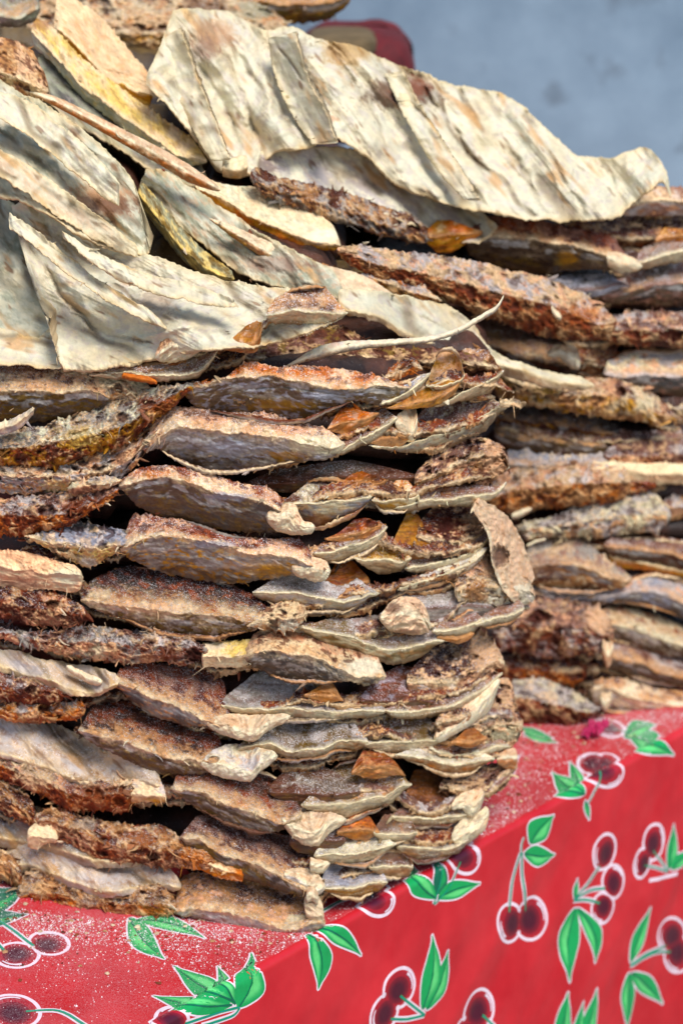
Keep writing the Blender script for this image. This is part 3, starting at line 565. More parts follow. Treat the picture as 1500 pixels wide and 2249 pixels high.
def plates(fi, d):
    """the continuous thin edge of the opened fish, seen between its heavier parts"""
    xs_, ys_ = [], []
    for p in fi.parts:
        if p['rel'] in ('body', 'sheet') or p['zone'] != d: continue
        k = p['n1']; xs_.append(p['px'][0][:, k]); ys_.append(p['px'][1][:, k])
    if not xs_: return
    x = np.concatenate(xs_); y = np.concatenate(ys_); rr = np.random.RandomState(int(abs(x.sum())) % 9999); lo, hi = max(x.min()-10, -25), min(x.max()-6, 1530)
    if d == 'R': lo = max(lo-rr.uniform(0, 120), 1085); hi = min(hi+rr.uniform(60, 260), 1530)
    if hi-lo < 80: return
    for lay in range(2):
        g = np.arange(lo+(0 if lay == 0 else rr.uniform(10, 60)), hi-(0 if lay == 0 else rr.uniform(5, 50)), 46.0); gy = np.array([np.average(y, weights=np.exp(-((x-q)/45)**2)+1e-9) for q in g])
        gy = gy+(rr.uniform(-7, 7, len(g)) if lay == 0 else rr.uniform(16, 34, len(g))); tl_ = rr.uniform(10, 34, len(g)); bl_ = rr.uniform(4, 13, len(g))
        if len(g) < 3: continue
        E(fi, 'skin_edge', 'plate', [(q, v-t, v, v+b) for q, v, t, b in zip(g, gy, tl_, bl_)], d=d, db=.012+.012*lay, taper=.05,
          top=[('brown', 'rust', 'tan'), ('rust', 'maroon', 'tan'), ('mauve', 'brown', 'lav')][rr.randint(3)], under=[('tan', 'skin', 'brown'), ('buff', 'tan', 'brown'), ('skin', 'grey', 'olive')][rr.randint(3)], salt=(.9, .2))
def finish_all():
    r = np.random.RandomState(5)
    for fi in ALL:
        if fi.group == GF: plates(fi, 'F')
        elif fi.group == GR: plates(fi, 'R')
    for fi in ALL:
        if not fi.parts: continue
        if fi.group == GR and not hasattr(fi, 'has_body'):
            xs_ = np.concatenate([p['px'][0].ravel() for p in fi.parts]); ys_ = np.mean([p['px'][1].mean() for p in fi.parts])
            if ys_ > 560: body(fi, xs_.min()-30, min(xs_.max()+20, 1640), ys_+12, d=(.43, .46), inset=.02, th=.026)
        cen = np.concatenate([p['P'].reshape(-1, 3) for p in fi.parts]).mean(0)
        lo = min(p['P'][..., 2].min() for p in fi.parts)
        root = empty(fi.name, (cen[0], cen[1], lo), fi.label, 'dried fish', fi.group)
        for p in fi.parts:
            nq = len(p['f']); faces = p['f']
            me_f = np.concatenate([faces, np.stack([p['caps'][:, 0], p['caps'][:, 1], p['caps'][:, 2], p['caps'][:, 2]], -1)[:0]])
            o = mixed_mesh(p['name'], p['v'], faces, p['caps'], M[p['mat']], root, p['c'], p['s'])
            if p['teeth']:
                (line, n, size) = p['teeth']; line = np.array(line, float); t = np.concatenate([[0], np.cumsum(np.hypot(*np.diff(line, axis=0).T))]); q = np.linspace(0, t[-1], n)
                tx = np.interp(q, t, line[:, 0]); ty = np.interp(q, t, line[:, 1]); vs, fs, k = [], [], 0
                for x, y in zip(tx, ty):
                    dd = (p['px'][0]-x)**2+(p['px'][1]-y)**2; a_ = np.unravel_index(dd.argmin(), dd.shape); c = p['P'][a_]
                    s_ = size*(.7+.6*r.rand()); tip = c+np.array([(r.rand()-.5)*.001, -1.3*s_, .9*s_]); g = .42*s_
                    vs += [c+[g, 0, 0], c+[-g, 0, 0], c+[0, 0, -g], c+[0, .3*g, g], tip]; fs += [(k, k+2, k+4), (k+2, k+1, k+4), (k+1, k+3, k+4), (k+3, k, k+4)]; k += 5
                new_mesh('tooth_row', vs, fs, M['bone'], o, colors=np.tile(lin((232, 222, 196)), (len(vs), 1)), salt=np.zeros(len(vs)))['kind'] = 'stuff'
            if p['rel'] != 'body': scraps(p, o, r)
            if p['fr']:
                P = p['P']; nu, nv = P.shape[:2]; VV, FF, CC, k = [], [], [], 0
                for _ in range(int(p['fr']*.55)):
                    a_ = r.randint(1, nu-1); b_ = int(nv*(.55+.44*r.rand()**.5)) if r.rand() < .75 else r.randint(0, max(2, nv//4)); b_ = min(b_, nv-1)
                    c = P[a_, b_]; L = .003+.010*r.rand()**2; dirn = np.array([r.randn()*.7, -.55-.5*r.rand(), -.5+.7*r.randn()*.6 if b_ > nv//2 else .5*r.rand()]); dirn /= np.linalg.norm(dirn)
                    bend = r.randn(3)*.35; q = np.linspace(0, 1, 5)[:, None]; pts = c+[0, .001, 0]+L*(dirn*q+bend*q*q*.6); v, f = tube(pts, np.linspace(.0004, .0001, 5)*(.6+.8*r.rand()), 3)
                    VV.append(v); FF.append(f+k); k += len(v); CC.append(np.tile(np.clip(p['col'][a_, b_]*1.15+.03, 0, .85), (len(v), 1)))
                new_mesh('loose_fibre', np.concatenate(VV), np.concatenate(FF), M['flesh'], o, colors=np.concatenate(CC), salt=np.zeros(k))['kind'] = 'stuff'
        fi.root = root
def scraps(p, parent, r):
    P = p['P']; nu, nv = P.shape[:2]; dens = dict(pod=34, flesh=16, rope=7, sheet=80, strip=70, jaw=70, bone=60).get(p['rel'], 40)
    n = int(p['len']/dens*(.6 if p['zone'] != 'F' else 1)); VV, FF, CC, k = [], [], [], 0
    for _ in range(n):
        a_ = r.randint(1, nu-1); w_ = r.rand(); b_ = 0 if w_ < .3 else (p['n1'] if w_ < .75 else nv-1); b_ = int(np.clip(b_+r.randint(-2, 3), 0, nv-1))
        c = P[a_, b_]; L = (.0016+.006*r.rand()**2.2)*(1.25 if p['rel'] == 'rope' else 1); W = L*(.25+.5*r.rand()); d_ = np.array([r.randn(), -.5-.5*r.rand(), r.randn()*.55+(.35 if b_ < nv//2 else -.35)]); d_ /= np.linalg.norm(d_)
        s_ = np.cross(d_, r.randn(3)); s_ /= np.linalg.norm(s_)+1e-9; nrm = np.cross(d_, s_); q = np.linspace(-.35, 1, 5); cu = r.randn()*.5
        ctr = c+L*(d_[None]*q[:, None]+nrm[None]*(cu*q*q)[:, None]); ww = W*np.array([.9, 1, .85, .6, .12])*(.7+.6*r.rand(5)); th = .0003+.0005*r.rand()
        v = np.concatenate([ctr+s_*ww[:, None]*.5, ctr-s_*ww[:, None]*.5, ctr+nrm*th+s_*ww[:, None]*.4, ctr+nrm*th-s_*ww[:, None]*.4])
        f = np.concatenate([np.array([(i, i+1, 6+i, 5+i) for i in range(4)]), np.array([(10+i, 15+i, 16+i, 11+i) for i in range(4)]), np.array([(i, 10+i, 11+i, i+1) for i in range(4)]), np.array([(5+i, 6+i, 16+i, 15+i) for i in range(4)]), [(4, 14, 19, 9)]])
        base = p['col'][a_, b_]; t = r.rand(); cc = base*(.6+.6*r.rand()) if t < .88 else lin(C[('cream', 'rust', 'tan', 'ivory')[r.randint(4)]])
        VV.append(v); FF.append(f+k); CC.append(np.tile(np.clip(cc, .005, .8), (20, 1))); k += 20
    if VV: new_mesh('torn_scrap', np.concatenate(VV), np.concatenate(FF), M['flesh'], parent, colors=np.concatenate(CC), salt=np.zeros(k))['kind'] = 'stuff'
def mixed_mesh(name, v, quads, tris, mat, parent, colors, salt):
    me = bpy.data.meshes.new(name); nq, ntr = len(quads), len(tris)
    me.vertices.add(len(v)); me.vertices.foreach_set('co', np.asarray(v, np.float32).ravel())
    me.loops.add(nq*4+ntr*3); me.loops.foreach_set('vertex_index', np.concatenate([quads.ravel(), tris.ravel()]).astype(np.int32))
    me.polygons.add(nq+ntr); me.polygons.foreach_set('loop_start', np.concatenate([np.arange(0, nq*4, 4), nq*4+np.arange(0, ntr*3, 3)]).astype(np.int32))
    me.update(calc_edges=True); me.polygons.foreach_set('use_smooth', np.ones(nq+ntr, bool))
    a = me.attributes.new('dye', 'FLOAT_COLOR', 'POINT'); c = np.ones((len(v), 4), np.float32); c[:, :3] = colors; a.data.foreach_set('color', c.ravel())
    a = me.attributes.new('salt', 'FLOAT', 'POINT'); a.data.foreach_set('value', np.asarray(salt, np.float32)); me.materials.append(mat)
    o = bpy.data.objects.new(name, me); COL.objects.link(o); o.parent = parent; o.matrix_parent_inverse = Matrix.Translation(-parent.location); return o
def body(fish, x0, x1, y, d='F', inset=.06, deep=.25, th=.034, col=('dark', 'skin', 'brown')):  # dark default colours put part of the shade in the gaps into the flesh
    """the flat opened body that lies in the stack behind the edge we see"""
    fish.has_body = True
    if d == 'F': x0 = -90
    nx, ny = 50, 26; xs_ = np.linspace(x0, x1, nx); base = front_depth(xs_) if d == 'F' else np.interp(xs_, [x0, x1], d if not isinstance(d, str) else (.42, .46))
    P0 = at(xs_, np.interp(xs_, [x0, x1], y if isinstance(y, (tuple, list)) else (y, y)), base+inset); a = np.linspace(0, 1, ny); sdd = int(abs(x0*7+x1*3)) % 997
    A = P0[:, None]+np.array([0, deep, 0.0])[None, None]*a[None, :, None]; A[..., 2] += .006*fbm(A[..., 0]*18, A[..., 1]*18, sdd)
    ed = np.clip(np.minimum(np.linspace(0, 1, nx), np.linspace(1, 0, nx))*14, 0, 1)[:, None]*np.clip(np.minimum(a, 1-a)*14+.45, 0, 1)[None]
    up = A.copy(); dn = A.copy(); up[..., 2] += th/2*ed+.004*fbm(A[..., 0]*60, A[..., 1]*60, sdd+1)*ed; dn[..., 2] -= th/2*ed; up[:, 0, 1] += .008*fbm(A[:, 0, 0]*50, A[:, 0, 1]*0, sdd+8); dn[:, 0, 1] = up[:, 0, 1]
    i = np.arange(nx*ny).reshape(nx, ny); f1 = grid_faces(nx, ny); f2 = grid_faces(nx, ny)[:, ::-1]+nx*ny
    ring = np.concatenate([i[:, 0], i[-1, 1:], i[-2::-1, -1], i[0, -2:0:-1]]); rn = np.roll(ring, -1); f3 = np.stack([rn, ring, ring+nx*ny, rn+nx*ny], -1)
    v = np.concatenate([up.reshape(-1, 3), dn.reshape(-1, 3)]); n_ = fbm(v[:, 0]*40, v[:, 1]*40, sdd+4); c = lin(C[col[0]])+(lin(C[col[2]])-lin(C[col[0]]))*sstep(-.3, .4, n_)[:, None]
    fish.parts.append(dict(name='body', v=v, f=np.concatenate([f1, f2, f3]), caps=np.zeros((0, 3), int), c=c, s=np.full(len(v), .3), mat='skin', px=(A[..., 0], A[..., 1]), P=A, teeth=(), fr=0, rel='body', col=None))
# ------------------------------------------------------------------ front stack, from the top down
GF = 'dried split fish in the front stack'
F0 = Fish('broad ivory fillet lying open on top of the front stack, toothed jaw at its edge', GF)
E(F0, 'fillet', 'sheet', [(4,452,108,714,10),(40,446,122,765,12),(90,452,140,806,14),(140,482,172,812,14),(205,515,215,815,14),(280,545,262,800,16),(350,565,320,793,16),(420,592,392,775,16),(500,615,450,768,14),(580,628,520,765,12),(660,636,600,752,14),(720,652,680,728,14),(755,672,735,704,12),(764,684,760,692,6)], db=-.002, dirn=28,
  marks=[('r',15,8,[(50,450),(160,560),(300,655),(460,735)]),('r',13,7,[(150,500),(260,592),(400,672),(560,722)]),('r',12,6,[(110,560),(190,680),(320,775)]),('r',11,5,[(330,572),(480,642),(630,700)]),('g',6,5,[(100,500),(210,600),(350,680),(500,735)]),('g',5,5,[(70,540),(150,660),(240,760)]),('g',5,2.2,[(123,512),(213,580),(300,612),(430,655)]),('g',3,1.6,[(175,590),(240,618),(300,660)]),('g',3,1.5,[(60,470),(110,560),(190,640)]),('g',3,1.2,[(300,585),(400,630),(520,660)]),('g',4,2,[(160,690),(230,735),(330,750)]),('g',3,1.6,[(560,690),(640,664),(715,664)]),
  ('c','brown',650,678,62,14,.75),('c','mauve',345,660,50,26,.5),('c','tan',430,640,60,18,.4),('d',650,660,60,18,3),('r',6,2.5,[(210,760),(330,740),(450,700),(600,700)])], teeth=([(655,742),(700,728),(745,700)],16,.0011))
E(F0, 'fold', 'sheet', [(14,462,22,500,6),(80,505,96,556,6),(160,570,180,622,6),(250,636,270,680,6),(350,690,366,722,6)], db=-.007, kT=.5, dirn=38)
E(F0, 'fold', 'sheet', [(130,500,140,522,6),(210,552,222,590,6),(300,592,312,632,6),(410,622,420,660,6),(520,655,524,676,6)], db=-.007, kT=.5, dirn=28)
E(F0, 'snout', 'jaw', [(585,676,694,714),(640,656,682,712),(700,652,684,724),(745,664,690,710),(764,680,688,696)], db=-.008, bowl=.010, top=('brown','tan','buff'), under=('ivory','cream','tan'), teeth=([(640,706),(690,716),(740,700)],16,.0010))
E(F0, 'belly_flap', 'sheet', [(-20,712,-20,796,10),(30,726,40,800,12),(80,742,90,804,12),(118,716,130,808,12),(150,720,160,810,10)], db=-.004, dirn=10)
E(F0, 'lower_jaw', 'jaw', [(196,815,824,832),(260,812,820,834),(330,812,824,838),(390,803,826,838),(430,788,816,832),(462,768,792,810),(480,750,768,782)], db=-.004, bowl=.005, teeth=([(405,822),(440,806),(470,780)],14,.0012), marks=[('g',3,2.5,[(200,818),(300,822),(400,815),(470,765)])])
E(F0, 'jaw_knob', 'bone', [(340,772,785,795),(368,732,764,797),(400,722,754,792),(432,735,754,778),(448,748,755,764)], db=-.005, top=('peach','tan','rust'), amp=1.6)
E(F0, 'membrane', 'amber', [(478,755,768,776),(512,730,762,776),(548,712,758,776),(572,700,732,764),(577,698,704,714)], db=-.006, top=('tan','amber','ochre'))
E(F0, 'skin_strip', 'strip', [(268,818,824,830),(300,822,830,838),(330,828,836,842),(346,836,840,844)], db=-.007, top=('orange','orange','tan'), under=('orange','rust','tan'), rim='orange', rag=1)
F1 = Fish('cream and orange fish half with olive skin, far left under the top fillet', GF)
E(F1, 'head_half', 'pod', [(-20,797,862,925),(60,798,862,928),(130,804,863,920),(180,812,858,912),(218,830,868,895),(242,852,876,884)], top=('peach','cream','brown'), under=('olive','skin','slate'), marks=[('c','brown',40,808,70,14,.8),('c','maroon',95,812,26,9,.8)])
E(F1, 'fin_stub', 'strip', [(-20,928,945,958),(20,922,936,950),(55,905,918,932),(76,892,898,906)], db=-.018, top=('ivory','lav','cream'), under=('grey','lav','cream'))
E(F1, 'shoulder', 'flesh', [(140,812,850,884),(200,814,850,886),(260,818,850,890),(310,826,872,902),(350,850,872,890)], db=.006, top=('cream','ivory','peach'), under=('cream','tan','grey'), salt=(.1,.1), marks=[('h',262,852,12,12,5),('h',228,865,9,7,3)])
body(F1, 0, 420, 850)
F2 = Fish('fish with a frilled golden and grey backbone slanting up from the left edge', GF)
E(F2, 'backbone', 'rope', [(-20,948,985,1025),(60,938,980,1020),(110,930,975,1030),(160,912,965,1015),(220,888,950,992),(280,868,930,972),(330,854,898,930),(380,843,868,895),(426,836,846,858)], db=-.004, top=('grey','buff','pale'), under=('ochre','brown','rust'), fr=50, marks=[('h',270,918,14,13,5),('c','rust',350,890,60,22,.8),('h',330,886,18,7,4),('c','yellow',180,960,60,26,.5)])
E(F2, 'shoulder', 'flesh', [(-20,1010,1040,1078),(60,1005,1048,1088),(120,995,1045,1092),(180,985,1040,1092),(240,972,1030,1068),(290,958,1005,1035),(330,940,965,998),(386,912,936,955)], db=.002, top=('pink','grey','lav'), under=('lav','pink','tan'), salt=(.5,.4), fr=20, amp=1.7, marks=[('h',183,1015,13,11,5),('c','orange',350,945,40,14,.6),('c','yellow',130,1070,40,18,.5)])
body(F2, 20, 380, 985)
F3 = Fish('fish whose rust brown backbone end has two round holes, left of the dark gap', GF)
E(F3, 'backbone', 'rope', [(-20,1100,1130,1172),(40,1092,1130,1176),(100,1084,1130,1168),(160,1078,1125,1152),(210,1066,1102,1118),(264,1052,1072,1088)], top=('mauve','lav','pink'), under=('rust','orange','brown'), fr=34, marks=[('h',105,1122,22,15,8),('h',158,1128,13,13,5),('c','rust',170,1110,40,18,.7)])
E(F3, 'nape', 'flesh', [(150,1064,1075,1090),(200,1050,1066,1082),(245,1040,1058,1072),(268,1048,1054,1062)], db=-.004, top=('ivory','lav','pink'), under=('pink','cream','tan'), fr=12)
body(F3, 10, 260, 1110)
P1 = Fish('long olive brown head half with torn orange upper edge just under the top fillet', GF)
E(P1, 'head_half', 'pod', [(403,848,853,880),(440,840,848,898),(490,830,834,908),(550,799,826,916),(620,810,830,927),(670,808,843,921),(720,813,850,900),(780,820,852,882),(830,830,848,892),(870,838,852,882),(900,846,852,860)], top=('orange','peach','brown'), under=('skin','olive','bluegrey'), marks=[('c','bluegrey',720,868,60,12,.8),('c','bluegrey',565,850,40,12,.5),('c','ochre',610,890,80,14,.5),('g',3,1.5,[(500,860),(620,850),(760,870)])])
E(P1, 'jaw_strap', 'jaw', [(835,880,888,896),(870,860,872,884),(905,842,854,868),(928,826,837,850),(946,814,820,828)], db=.004, bowl=.002, top=('bluegrey','ivory','tan'))
E(P1, 'throat', 'amber', [(848,886,897,904),(890,866,893,905),(930,848,880,897),(970,834,868,886),(1000,828,850,868),(1016,818,830,845)], db=.006, top=('ochre','amber','olive'), under=('amber','ochre','tan'))
E(P1, 'bone_plate', 'jaw', [(935,830,848,853),(965,803,846,857),(985,799,843,853),(1005,803,834,845),(1021,816,824,831)], db=.003, top=('ochre','peach','tan'), under=('buff','cream','tan'))
E(P1, 'snout', 'jaw', [(922,888,893,898),(970,862,885,893),(1010,806,870,883),(1040,799,852,877),(1065,797,838,872),(1088,797,828,856),(1106,806,816,826)], db=.010, bowl=.022, top=('brown','tan','buff'), under=('cream','buff','tan'), marks=[('h',1050,826,24,20,9)], teeth=([(985,875),(1030,858),(1058,836),(1075,812),(1060,800)],22,.0012))
E(P1, 'gill_fan', 'flesh', [(842,824,834,840),(865,798,824,836),(890,792,815,830),(912,786,805,822),(928,800,812,820)], db=.012, top=('rust','orange','maroon'), under=('orange','rust','tan'), amp=2)
E(P1, 'torn_tip', 'rope', [(1096,872,882,893),(1115,876,886,896),(1132,876,886,896),(1146,884,890,894)], db=.0, top=('cream','buff','ivory'), under=('cream','tan','buff'), fr=6, amp=.7)
body(P1, 440, 1050, 850)
P2 = Fish('grey head half with wide pale cream lip and amber gill pocket, second from top', GF)
E(P2, 'head_half', 'pod', [(322,988,995,1002),(345,922,965,986),(385,899,938,1006),(440,900,941,1031),(510,912,948,1037),(573,912,955,1027),(640,930,968,1016),(690,941,978,1013),(730,947,982,1011),(758,964,976,992)], db=-.002, rimw=14, top=('pink','peach','brown'), under=('grey','skin','bluegrey'), marks=[('c','brown',480,908,90,10,.8),('c','maroon',590,925,40,12,.7),('c','bluegrey',500,985,60,20,.6),('c','ochre',630,1000,50,12,.6),('c','ivory',700,975,70,24,.85),('g',2,1.5,[(655,960),(690,972),(725,990)]),('g',2,1.8,[(732,970),(726,992),(715,1012)])])
E(P2, 'jaw_strap', 'jaw', [(738,984,994,1002),(780,953,974,989),(815,928,954,973),(848,903,934,956),(873,908,917,931)], db=.006, bowl=.003, teeth=([(790,975),(830,955),(850,935)],14,.0008))
E(P2, 'gill_pocket', 'amber', [(718,930,944,956),(745,898,934,956),(780,894,930,956),(818,894,915,940),(833,898,908,916)], db=.012, top=('orange','rust','grey'), amp=2)
E(P2, 'bone_bracket', 'bone', [(866,918,926,936),(888,899,934,966),(904,895,950,972),(917,896,922,962)], db=.012, amp=.7)
E(P2, 'membrane', 'amber', [(813,966,973,981),(850,930,964,986),(885,918,962,986),(902,926,958,970)], db=.014)
E(P2, 'lower_jaw', 'jaw', [(810,974,979,984),(870,968,982,995),(915,938,970,996),(960,900,953,991),(1007,890,940,976),(1050,878,918,956),(1090,880,897,930),(1114,884,893,907)], db=.014, bowl=.016, top=('brown','mauve','ivory'), under=('ivory','grey','tan'), rimw=14, teeth=([(930,968),(980,952),(1030,928),(1050,915)],12,.0010), marks=[('g',2,1.6,[(980,940),(1010,925),(1012,895)]),('g',2,1.6,[(1040,950),(1075,925),(1085,890)])])
body(P2, 380, 1060, 965)
P3 = Fish('plump grey skinned pod ending in a white ring shaped bone, orange knob behind it', GF)
E(P3, 'head_half', 'pod', [(262,1047,1068,1082),(300,1034,1056,1112),(347,1027,1052,1134),(395,1029,1056,1148),(464,1045,1076,1161),(533,1067,1095,1169),(590,1077,1112,1172),(624,1100,1128,1166)], db=-.003, rimw=10, under=('skin','slate','olive'), top=('rust','peach','maroon'), marks=[('c','bluegrey',500,1090,60,10,.7),('c','slate',570,1120,40,20,.7),('c','orange',330,1040,60,10,.6),('c','pink',600,1088,30,14,.7)])
E(P3, 'bone_tip', 'bone', [(585,1112,1136,1160),(608,1112,1138,1168),(632,1104,1130,1173),(648,1108,1142,1176),(666,1142,1155,1175),(692,1150,1158,1169)], db=-.005, marks=[('d',645,1145,10,14,-3)], top=('peach','cream','tan'))
E(P3, 'lower_jaw', 'jaw', [(622,1090,1108,1142),(670,1077,1100,1156),(700,1074,1105,1163),(740,1075,1105,1144),(780,1080,1100,1128),(817,1084,1092,1106)], db=.008, bowl=.008, rimw=12, top=('brown','ivory','tan'), under=('bluegrey','ivory','tan'), marks=[('c','orange',700,1145,40,18,.5)])
E(P3, 'gill_pocket', 'amber', [(722,1076,1083,1090),(760,1048,1076,1090),(800,1034,1070,1090),(835,1034,1060,1086),(852,1045,1055,1063)], db=.020, top=('amber','rust','tan'), amp=2, marks=[('h',828,1048,14,12,5)])
E(P3, 'gill_leaf', 'jaw', [(816,1094,1100,1105),(845,1084,1105,1121),(880,1072,1098,1124),(908,1071,1094,1115),(921,1078,1088,1101)], db=.010, bowl=0, top=('ochre','orange','ivory'), under=('ochre','tan','ivory'), marks=[('c','ivory',905,1090,22,26,.9)])
E(P3, 'jaw_rim', 'jaw', [(865,1110,1117,1125),(920,1086,1101,1121),(970,1083,1099,1115),(1020,1078,1094,1114),(1060,1073,1089,1113),(1090,1066,1082,1096),(1112,1046,1060,1073)], db=.014, bowl=0, rimw=14)
E(P3, 'head_flesh', 'flesh', [(910,1010,1060,1090),(940,998,1052,1090),(985,973,1030,1088),(1030,958,1010,1086),(1075,956,1000,1080),(1105,963,1000,1070),(1117,985,1020,1060)], db=.020, top=('mauve','brown','peach'), under=('pink','tan','brown'), amp=2.2, marks=[('c','amber',960,1065,40,24,.7),('c','peach',1085,1010,26,40,.7),('h',990,1010,14,10,5),('h',1040,985,12,8,4)])
E(P3, 'palate', 'floor', [(540,1033,1065,1085),(650,1023,1060,1082),(740,1012,1050,1076),(850,1008,1050,1080),(920,1015,1050,1080)], db=.035)
body(P3, 300, 1060, 1085)
P4 = Fish('grey gold streaked pod tipped by a small toothed white bone, above the bluish jaw', GF)
E(P4, 'head_half', 'pod', [(265,1195,1205,1214),(300,1138,1188,1236),(350,1141,1182,1256),(400,1149,1183,1267),(453,1167,1193,1275),(530,1188,1211,1282),(610,1188,1221,1269),(660,1192,1235,1263),(694,1215,1248,1270)], db=-.003, top=('rust','pink','maroon'), under=('grey','skin','ochre'), rimw=9, marks=[('c','bluegrey',470,1195,60,9,.7),('c','ochre',580,1250,70,20,.6),('c','peach',590,1212,90,12,.7),('c','lav',500,1240,90,12,.4)])
E(P4, 'bone_tip', 'bone', [(640,1222,1246,1262),(672,1222,1248,1272),(695,1224,1250,1279),(714,1230,1252,1275),(726,1242,1254,1263)], db=-.001, top=('peach','cream','tan'), teeth=([(720,1245),(721,1262),(712,1276)],7,.0016))
E(P4, 'nape', 'flesh', [(58,1170,1178,1186),(110,1150,1192,1216),(160,1144,1198,1232),(195,1148,1204,1246),(240,1158,1200,1224),(290,1165,1194,1211),(332,1170,1183,1192)], db=-.002, top=('bluegrey','slate','lav'), under=('cream','yellow','tan'), salt=(.4,.15), marks=[('c','lav',195,1235,26,14,.7)])
E(P4, 'jaw_strap', 'jaw', [(688,1204,1216,1236),(720,1198,1215,1242),(760,1188,1204,1231),(800,1176,1194,1215),(830,1158,1177,1196),(850,1149,1159,1171)], db=.006, bowl=0, rimw=10, teeth=([(770,1205),(810,1190),(842,1168)],14,.0008))
E(P4, 'gill_pocket', 'amber', [(713,1175,1185,1196),(750,1158,1180,1196),(790,1138,1170,1186),(825,1136,1155,1173),(848,1145,1154,1161)], db=.014, top=('rust','maroon','orange'), amp=2, marks=[('h',815,1150,15,10,5)])
E(P4, 'gill_leaf', 'jaw', [(776,1222,1227,1232),(805,1207,1232,1249),(835,1199,1230,1261),(870,1207,1234,1258),(903,1218,1228,1242)], db=.008, bowl=0, top=('ochre','cream','yellow'), under=('cream','tan','ivory'))
E(P4, 'membrane', 'amber', [(860,1130,1215,1226),(890,1124,1215,1231),(920,1130,1215,1229),(945,1160,1215,1226),(954,1190,1215,1221)], db=.026, top=('amber','ochre','rust'), amp=.8)
E(P4, 'head_flesh', 'flesh', [(913,1120,1180,1223),(950,1114,1190,1219),(1000,1108,1190,1214),(1040,1103,1180,1206),(1075,1106,1160,1192),(1096,1120,1145,1167)], db=.030, top=('maroon','rust','peach'), under=('cream','peach','rust'), marks=[('c','maroon',975,1140,50,40,.8),('c','peach',1070,1140,40,40,.85),('h',985,1155,30,18,6)], salt=(.6,.1))
E(P4, 'jaw_rim', 'jaw', [(888,1238,1249,1260),(940,1220,1240,1257),(985,1210,1234,1253),(1030,1192,1217,1233),(1065,1172,1190,1206),(1092,1148,1163,1176)], db=.018, bowl=0, rimw=10, teeth=([(920,1244),(985,1232),(1040,1212)],18,.0010))
body(P4, 280, 1060, 1210)
P5 = Fish('pod with a dark salt sprinkled crown and cream band, rotten rust stump at its left', GF)
E(P5, 'head_half', 'pod', [(178,1300,1318,1328),(230,1268,1325,1347),(290,1258,1335,1364),(340,1262,1341,1386),(400,1266,1348,1396),(460,1282,1353,1400),(510,1298,1360,1391),(560,1316,1366,1385),(602,1330,1362,1380)], db=-.002, top=('maroon','dark','rust'), under=('olive','skin','grey'), rimw=20, salt=(1.1,.15), marks=[('c','peach',330,1335,110,14,.7)])
E(P5, 'bone_tip', 'flesh', [(543,1366,1375,1385),(575,1343,1365,1386),(610,1323,1360,1388),(650,1318,1360,1382),(676,1333,1346,1358)], db=-.005, top=('cream','peach','brown'), under=('white','cream','tan'), salt=(.3,.1))
E(P5, 'backbone', 'rope', [(-20,1290,1320,1350),(40,1288,1330,1364),(90,1294,1340,1377),(140,1308,1345,1378),(175,1328,1350,1369),(194,1340,1350,1359)], db=-.004, top=('rust','maroon','pink'), under=('brown','rust','pink'), fr=30, marks=[('h',115,1328,16,13,9),('h',60,1345,16,14,4),('c','pink',115,1362,30,12,.6)])
E(P5, 'tail_stub', 'strip', [(-20,1205,1238,1302),(40,1210,1250,1304),(90,1220,1258,1294),(130,1233,1260,1298),(165,1242,1265,1302),(183,1258,1270,1290)], db=-.004, top=('pink','peach','cream'), under=('peach','cream','pink'), marks=[('c','pale',150,1265,40,26,.7),('c','mauve',40,1285,50,14,.6)], fr=14, amp=1.5)
E(P5, 'salted_mound', 'flesh', [(20,1220,1228,1236),(60,1196,1222,1238),(105,1212,1228,1240),(140,1228,1236,1242)], db=.012, top=('maroon','brown','lav'))
E(P5, 'lower_jaw', 'jaw', [(555,1290,1302,1332),(600,1275,1302,1337),(650,1267,1302,1340),(700,1287,1313,1344),(750,1299,1318,1344),(790,1287,1310,1331),(815,1289,1305,1319),(834,1299,1305,1311)], db=.006, bowl=.004, rimw=9, top=('grey','lav','brown'), under=('lav','ivory','tan'))
E(P5, 'gill_pocket', 'amber', [(703,1275,1290,1298),(740,1233,1290,1304),(780,1220,1285,1302),(812,1230,1280,1292)], db=.028, top=('rust','amber','amber'), amp=.8)
E(P5, 'jaw_rim', 'jaw', [(873,1287,1295,1304),(940,1264,1274,1286),(1007,1236,1248,1262),(1045,1208,1228,1247),(1070,1190,1204,1222)], db=.012, bowl=0, top=('lav','ivory','grey'), under=('lav','ivory','tan'), teeth=([(1010,1255),(1040,1240),(1064,1222)],10,.0010))
body(P5, 120, 1030, 1330)
L6 = Fish('large open head with hollow eye socket and tall cream brow, right of the stack', GF)
E(L6, 'brow_ridge', 'bone', [(1046,1092,1036,1118,10),(1106,1126,1070,1172,14),(1136,1166,1080,1232,14),(1160,1222,1100,1286,14),(1177,1280,1128,1322,14)], db=.003, taper=.03, marks=[('h',1098,1222,22,26,10)], top=('buff','peach','tan'), under=('tan','brown','buff'), rag=4, amp=1.5)
E(L6, 'head_flesh', 'flesh', [(998,1245,1300,1336),(1040,1212,1290,1337),(1080,1180,1290,1337),(1110,1170,1290,1337),(1140,1225,1295,1347),(1165,1260,1300,1350),(1175,1280,1310,1342)], db=.006, top=('peach','brown','pink'), under=('white','ivory','lav'), rimw=14, marks=[('h',1098,1222,24,30,12),('c','amber',1045,1300,34,34,.8),('c','white',1130,1300,40,34,.8),('c','peach',1100,1180,30,24,.7)])
E(L6, 'palate', 'floor', [(830,1330,1355,1386),(880,1298,1345,1388),(930,1280,1338,1392),(980,1260,1336,1390),(1030,1265,1332,1380),(1085,1318,1336,1362)], db=.014, top=('grey','lav','brown'), under=('grey','lav','skin'), salt=(1.2,.7))
